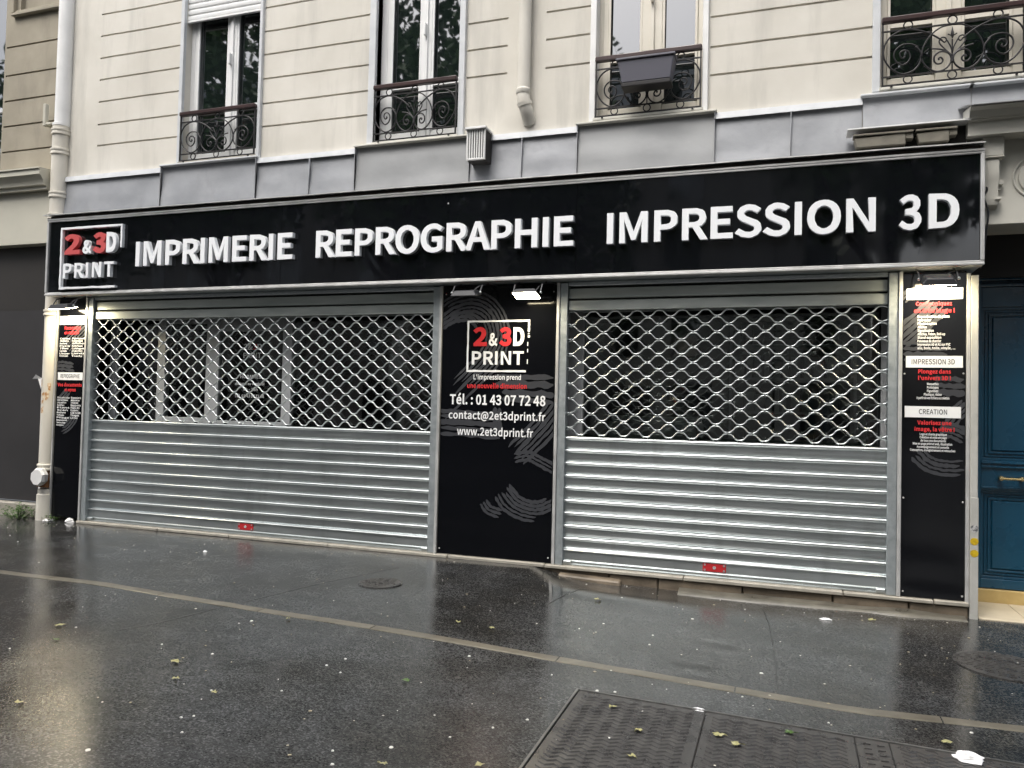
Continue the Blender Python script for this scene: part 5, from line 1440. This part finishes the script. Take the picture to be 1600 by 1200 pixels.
mb = MB()
pr = [(.05, 3.70), (-.06, 3.70), (-.06, 3.735), (-.09, 3.745), (-.10, 3.79), (-.13, 3.83), (-.15, 3.845), (-.15, 3.90), (-.165, 3.905), (-.165, 3.918), (.05, 3.935)]
mb.profile_x(pr, -13, -7.70)
part('cornice', mb, M['cream'], nb, smooth=True)
part('beam', MB().box(-13, -7.695, .0, .3, 3.115, 3.699), M['cream'], nb, bevel=.004)
part('shutter_sheet', MB().box(-13, -7.66, .12, .18, 2.392, 3.2), M['nbrbrown'], nb)
part('shutter_sheet', MB().box(-13, -7.66, .10, .18, .255, 2.388), M['nbrgrey'], nb)
part('threshold', MB().box(-13, -7.66, .02, .3, .08, .235), M['sill'], nb, bevel=.01)
part('pier', MB().box(-7.70, -7.50, .13, .5, .05, 3.9), M['stucco'], nb)

# ================================================================== STREET COVERS
def disc_cover(name, label, cx, cy, r, seed):
    z = ground_z(cx, cy)
    t = thing(name, label, 'manhole cover', (cx, cy, z))
    tilt = lambda x, y: ground_z(x, y)
    mb = MB()
    n = 40
    for rr, dz in ((r, .001), (r, .007), (r * .93, .007), (r * .925, .003), (r * .91, .003), (r * .905, .006)):
        for k in range(n):
            a = 2 * math.pi * k / n; x = cx + rr * math.cos(a); y = cy + rr * math.sin(a)
            mb.v.append((x, y, tilt(x, y) + dz))
    for i in range(5):
        for k in range(n): mb.f.append((i * n + k, i * n + (k + 1) % n, (i + 1) * n + (k + 1) % n, (i + 1) * n + k))
    mb.f.append(tuple(5 * n + k for k in range(n)))
    part('cover_rim', mb, M['castiron'], t)
    mb = MB()
    k = -r * .8
    row = 0
    while k < r * .8:
        half = math.sqrt(max(0, (r * .85) ** 2 - k * k))
        x = -half + (.02 if row % 2 else 0)
        while x < half - .035:
            p = [(cx + x, cy + k), (cx + x + .035, cy + k), (cx + x + .035, cy + k + .014), (cx + x, cy + k + .014)]
            zz = [tilt(*q) for q in p]
            mb.hull8([(*q, z_ + .005) for q, z_ in zip(p, zz)] + [(*q, z_ + .010) for q, z_ in zip(p, zz)])
            x += .055
        k += .034; row += 1
    part('cover_tread', mb, M['castiron'], t, kind='stuff')
disc_cover('manhole_cover', 'small round worn manhole cover before the left shutter', -2.87, -1.10, .165, 1)
disc_cover('manhole_cover', 'dark round manhole cover in the pavement before the blue door', 1.21, -1.13, .26, 2)

# chamber cover of ribbed iron plates
cc = thing('chamber_cover', 'large rectangular iron chamber cover of ribbed plates sunk in wet asphalt', 'chamber cover', (.1, -3.1, 0))
PX = [(-.949, -.3375), (-.335, .3025), (.305, .4415), (.444, 1.08), (1.083, 1.7)]
for a, b in PX:
    ya, yb = -3.75, -2.58
    mb = MB()
    mb.hull8([(a, ya, gz(a, ya) - .04), (b, ya, gz(b, ya) - .04), (b, yb, gz(b, yb) - .04), (a, yb, gz(a, yb) - .04), (a, ya, gz(a, ya) + .013), (b, ya, gz(b, ya) + .013), (b, yb, gz(b, yb) + .013), (a, yb, gz(a, yb) + .013)])
    p = part('plate', mb, M['castiron'], cc, bevel=.004)
    mb = MB()
    if b - a > .2:
        y = yb - .06; row = 0
        while y > ya + .05:
            x = a + .035; k = 0
            lam = .066
            while x < b - .05:
                s = lam / 2
                y0_, y1_ = y + (.010 if k % 2 == 0 else -.010), y + (-.010 if k % 2 == 0 else .010)
                hw = .0066
                q = [(x, y0_ - hw), (x + s, y1_ - hw), (x + s, y1_ + hw), (x, y0_ + hw)]
                mb.hull8([(u, v, gz(u, v) + .012) for u, v in q] + [(u + (.003 if i in (0, 3) else -.003) * 0, v * 1 + (.003 if i in (0, 1) else -.003), gz(u, v) + .0185) for i, (u, v) in enumerate(q)])
                x += s; k += 1
            y -= .037; row += 1
    else:
        y = yb - .05
        while y > ya + .05:
            for xx in (a + .03, a + .085):
                q = [(xx, y - .012), (xx + .03, y - .006), (xx + .03, y + .006), (xx, y + .012)]
                mb.hull8([(u, v, gz(u, v) + .012) for u, v in q] + [(u, v, gz(u, v) + .0175) for u, v in q])
            y -= .05
    part('tread', mb, M['castiron'], p, kind='stuff')
fm_ = MB()
for (a, b, c_, d) in ((-.964, -.953, -3.78, -2.565), (-.9525, 1.7, -2.576, -2.565)):
    fm_.hull8([(a, c_, gz(a, c_) - .03), (b, c_, gz(b, c_) - .03), (b, d, gz(b, d) - .03), (a, d, gz(a, d) - .03), (a, c_, gz(a, c_) + .017), (b, c_, gz(b, c_) + .017), (b, d, gz(b, d) + .017), (a, d, gz(a, d) + .017)])
part('cover_frame', fm_, M['steel'], cc)

# ================================================================== LITTER
LEAF = [(-4.097, -2.818), (-3.87, -3.029), (-3.003, -3.061), (-2.524, -3.333), (-3.242, -3.756), (-2.934, -2.175), (-1.94, -1.795), (-1.706, -1.809), (-1.783, -2.811), (-1.26, -.827), (-.748, -2.734), (.035, -2.673), (-.26, -2.835), (-.181, -2.899), (-.591, -2.938), (-.569, -3.192), (-1.117, -3.485), (-1.465, -3.635), (-2.82, -3.256), (.691, -2.45), (.581, -.391)]
GUM = [(-3.964, -3.238), (-3.284, -2.858), (-2.559, -3.312), (-2.463, -3.614), (-2.424, -3.581), (-2.917, -2.882), (-2.262, -3.176), (-1.704, -3.613), (-1.643, -3.714), (-2.569, -4.0), (-1.508, -3.487), (-2.223, -2.663), (-1.64, -2.332), (.24, -2.565), (-2.261, -2.79), (-2.142, -2.846), (-.693, -3.059), (-.872, -2.518), (-.786, -2.495), (-.574, -.984), (-3.114, -2.298), (-2.354, -3.73), (-6.662, -1.049), (-1.094, -1.378), (-.761, -1.475), (-1.141, -2.405), (-1.197, -3.131), (-1.085, -2.984), (.819, -2.279), (-1.21, -1.558), (-.186, -2.285), (-.106, -1.886), (.206, -2.441), (-.749, -1.672), (1.304, -1.025)]
def onplate(x, y): return .016 if x > -.96 and y < -2.57 else 0
rs = random.Random(21)
for i, (x, y) in enumerate(LEAF):
    z = (gz(x, y) + .020) if onplate(x, y) else ground_z(x, y) + .005
    a0 = rs.uniform(0, 6.28); s = rs.uniform(.014, .029)
    mb = MB(); n = 12
    mb.v.append((x, y, z + .004))
    for k in range(n):
        a = 2 * math.pi * k / n
        r = s * (1 + .28 * math.cos(5 * a) + .15 * rs.uniform(-1, 1)) * (1.15 if k == 0 else 1)
        mb.v.append((x + r * math.cos(a + a0), y + r * .8 * math.sin(a + a0), z + .004 + rs.uniform(-.003, .007)))
    mb.f = [(0, k + 1, (k + 1) % n + 1) for k in range(n)]
    mb.v.append((x + s * 1.9 * math.cos(a0), y + s * 1.5 * math.sin(a0), z + .003)); mb.f.append((0, 1, n + 1))
    green = i in (1, 8, 11)
    ORD = 'first second third fourth fifth sixth seventh eighth ninth tenth eleventh twelfth thirteenth fourteenth fifteenth sixteenth'.split()
    onp = onplate(x, y) > 0
    same = sorted(k for k in range(len(LEAF)) if (k in (1, 8, 11)) == green and (onplate(*LEAF[k]) > 0) == onp)
    same.sort(key=lambda k: LEAF[k][0] / (LEAF[k][1] + 6.4))
    lab = ORD[same.index(i)] + (' green' if green else ' yellowed') + ' leaf from the left on ' + ('the iron chamber cover' if onp else 'the wet asphalt')
    if len(same) == 1: lab = 'only green leaf lying on the iron chamber cover'
    single('fallen_leaf', mb, M['leafgreen'] if green else M['leafyellow'], lab, 'leaf', (x, y, z), 'green fallen leaves' if green else 'yellowed fallen leaves')
for i, (x, y) in enumerate(GUM):
    z = (gz(x, y) + .018) if onplate(x, y) else ground_z(x, y) + .003
    r = rs.uniform(.005, .0105); mb = MB(); n = 9
    ring = [(r * (1 + .25 * rs.uniform(-1, 1)) * math.cos(2 * math.pi * k / n), r * (1 + .25 * rs.uniform(-1, 1)) * math.sin(2 * math.pi * k / n)) for k in range(n)]
    mb.v = [(x + a, y + b, z) for a, b in ring] + [(x + a * .7, y + b * .7, z + .004) for a, b in ring]
    mb.f = [(k, (k + 1) % n, n + (k + 1) % n, n + k) for k in range(n)] + [tuple(range(n, 2 * n))]
    single('gum_spot', mb, M['gum'], 'flat white gum spot stuck on the wet pavement', 'gum', (x, y, z), 'white gum spots on the pavement')
mb = MB()                                                 # uncountable specks: petals, grit, crumbs
for k in range(420):
    x = rs.uniform(-8.5, 1.6); y = -rs.uniform(.05, 1) ** 1.3 * 4.3
    z = (gz(x, y) + .018) if onplate(x, y) else ground_z(x, y) + .003
    r = rs.uniform(.002, .0065); a = rs.uniform(0, 3.1)
    c1, s1 = math.cos(a) * r * rs.uniform(1, 2.2), math.sin(a) * r
    mb.add([(x - c1, y - s1, z), (x + s1, y - c1, z), (x + c1, y + s1, z), (x - s1, y + c1, z), (x, y, z + .003)], [(0, 1, 4), (1, 2, 4), (2, 3, 4), (3, 0, 4)])
single('litter_specks', mb, vary(mat('speck', (.5, .48, .4), .6), (.30, .26, .17), (.62, .61, .57), 9, 2, lo=.45, hi=.55), kind='stuff')
def crumple(name, label, cat, x, y, s, h, seed, group=None):
    z = (gz(x, y) + .018) if onplate(x, y) else ground_z(x, y) + .002
    mb = MB(); nu, nv = 12, 7
    for j in range(nv):
        t_ = j / (nv - 1) * math.pi / 2
        for i in range(nu):
            a = 2 * math.pi * i / nu
            r = s * math.cos(t_) * (1 + .5 * noise.noise((math.cos(a) * 1.8, math.sin(a) * 1.8, seed + j * .5)))
            mb.v.append((x + r * math.cos(a) * 1.4, y + r * math.sin(a), z + h * math.sin(t_) * (1 + .5 * noise.noise((a * 2, j, seed)))))
    for j in range(nv - 1):
        for i in range(nu): mb.f.append((j * nu + i, j * nu + (i + 1) % nu, (j + 1) * nu + (i + 1) % nu, (j + 1) * nu + i))
    return single(name, mb, M['tissue'], label, cat, (x, y, z), group)
crumple('paper_tissue', 'large crumpled white tissue lying on the iron chamber cover', 'tissue', .741, -2.62, .042, .028, 3)
crumple('paper_tissue', 'crumpled white tissue at the foot of the left guide rail', 'tissue', -7.197, -.03, .038, .04, 5)
crumple('paper_tissue', 'white paper scrap under the weeds at the foot of the drainpipe', 'tissue', -7.47, -.05, .045, .018, 6)
crumple('paper_tissue', 'tiny white paper ball on the asphalt before the left shutter', 'tissue', -4.827, -.722, .014, .016, 8)
crumple('paper_tissue', 'flat white paper scrap on the asphalt before the right price panel', 'tissue',   .278, -.53, .026, .010, 9)
crumple('paper_tissue', 'white paper scrap on the edge of the iron chamber cover', 'tissue', -.376, -2.561, .03, .018, 12)

# weeds
def weed(label, cx, cy, r, h, n, seed):
    rs = random.Random(seed); z = ground_z(cx, cy)
    t = thing('weed_plant', label, 'weed', (cx, cy, z))
    mb = MB(); st = MB()
    for k in range(n):
        a = rs.uniform(0, 6.28); d = r * rs.uniform(.1, 1); zz = z + h * rs.uniform(.15, 1) * (1 - .5 * d / r)
        x, y = cx + d * math.cos(a), cy + d * math.sin(a) * .6
        s = rs.uniform(.02, .04); b = rs.uniform(0, 6.28); t1 = rs.uniform(-.5, .6)
        u = Vector((math.cos(b), math.sin(b), t1)).normalized() * s; v = Vector((-math.sin(b), math.cos(b), rs.uniform(-.4, .4))).normalized() * s * .45
        p = Vector((x, y, zz))
        mb.add([tuple(p), tuple(p + u * .5 + v + Vector((0, 0, .004))), tuple(p + u), tuple(p + u * .5 - v + Vector((0, 0, .004)))], [(0, 1, 2, 3)])
        if k % 3 == 0: st.tube([(cx + (x - cx) * .3, cy + (y - cy) * .3, z - .01), (x, y, zz)], .002, 4)
    part('foliage', mb, M['leafgreen'], t); part('stem', st, M['leafgreen'], t)
weed('bushy green weed growing at the foot of the dark left shopfront', -7.86, -.10, .24, .20, 190, 4)
weed('small green weed at the bottom of the left black panel', -7.45, -.05, .10, .06, 40, 6)

# ================================================================== ACROSS THE STREET (seen in reflections)
rs = random.Random(77)
tree_lv, canopy_me = None, None
mb = MB()
for k in range(7500):
    while True:
        p = Vector((rs.uniform(-1, 1), rs.uniform(-1, 1), rs.uniform(-1, 1)))
        if p.length < 1 and noise.noise(p * 2.1) > -.14: break
    p = Vector((p.x * 3.3, p.y * 2.6, p.z * 5.0))
    a = Vector((rs.uniform(-1, 1), rs.uniform(-1, 1), rs.uniform(-1, 1))).normalized() * rs.uniform(.09, .20)
    b = a.cross(Vector((rs.uniform(-1, 1), rs.uniform(-1, 1), rs.uniform(-1, 1)))).normalized() * a.length * .7
    mb.quad(tuple(p - a), tuple(p - b), tuple(p + a), tuple(p + b))
canopy_me = mesh_of(mb, M['canopy'], name='crown')
mb = MB()
mb.tube([(0, 0, -.4), (.03, .02, 1.2), (-.02, .05, 2.8), (.05, 0, 5.6), (.1, 0, 9)], .2, 10, taper=[1.3, 1, .9, .8, .4])
for k in range(7):
    a = k * .9; z0 = 3.4 + .35 * k
    mb.tube([(0, 0, z0), (1.0 * math.cos(a), .8 * math.sin(a), z0 + 1.1), (2.2 * math.cos(a), 1.7 * math.sin(a), z0 + 2.0)], .09, 6, taper=[1, .7, .3])
trunk_me = mesh_of(mb, M['bark'], name='trunk', smooth=True)
for i, (x, y, zc_, rot) in enumerate([(-20.0, -11.5, 9.4, 2.6), (-14.4, -11.0, 9.6, 0.3), (-8.8, -10.6, 9.3, 1.4), (1.75, -9.3, 9.2, 2.2), (6.6, -10.6, 9.4, 3.5), (12.5, -11.0, 9.5, .9), (-6.0, -14.6, 8.6, 5.2)]):
    t = thing('street_tree', ('leafy street tree across the road, ' + 'first second third fourth fifth sixth'.split()[i] + ' of the row from the left') if i < 6 else 'leafy tree across the road set back behind the row of street trees', 'tree', (x, y, -.3), 'street trees across the road')
    for nm, me in (('crown', canopy_me), ('trunk', trunk_me)):
        o = bpy.data.objects.new(nm, me); COL.objects.link(o); o.parent = t
        o.location = (0, 0, zc_ + .3) if nm == 'crown' else (0, 0, .3)
        o.rotation_euler = (0, 0, rot)
        if i == 6: o.scale = (.8, .8, .85)
for i, (x0, x1, h, m_) in enumerate([(-40, -19, 14.0, 'faraway'), (-18.9, -10.2, 13.2, 'faraway'), (-10.1, -.5, 13.0, 'faraway'), (-.4, 2.9, 11.5, 'faraway'), (8.0, 34, 12.5, 'faraway')]):
    t = thing('opposite_building', 'pale stone building across the street, ' + 'first second third fourth fifth'.split()[i] + ' of the row from the left', 'building', ((x0 + x1) / 2, -24, -.2), 'buildings across the street')
    part('wall', MB().box(x0, x1, -32, -24, -.2, h), M[m_], t)
    part('roof', MB().hull8([(x0, -32, h), (x1, -32, h), (x1, -23.8, h), (x0, -23.8, h), (x0 + .5, -30, h + 3.4), (x1 - .5, -30, h + 3.4), (x1 - .5, -25.6, h + 3.4), (x0 + .5, -25.6, h + 3.4)]), M['slate'], t)
    x = x0 + 1
    while x < x1 - 1.5:
        for z in (3.6, 6.6, 9.4):
            if z + 1.9 < h: part('window', MB().box(x, x + 1.1, -24.0, -23.95, z, z + 1.9), M['pane'], t)
        part('shop_window', MB().box(x - .1, x + 1.6, -24.0, -23.94, .2, 2.6), M['pane'], t)
        x += 2.4
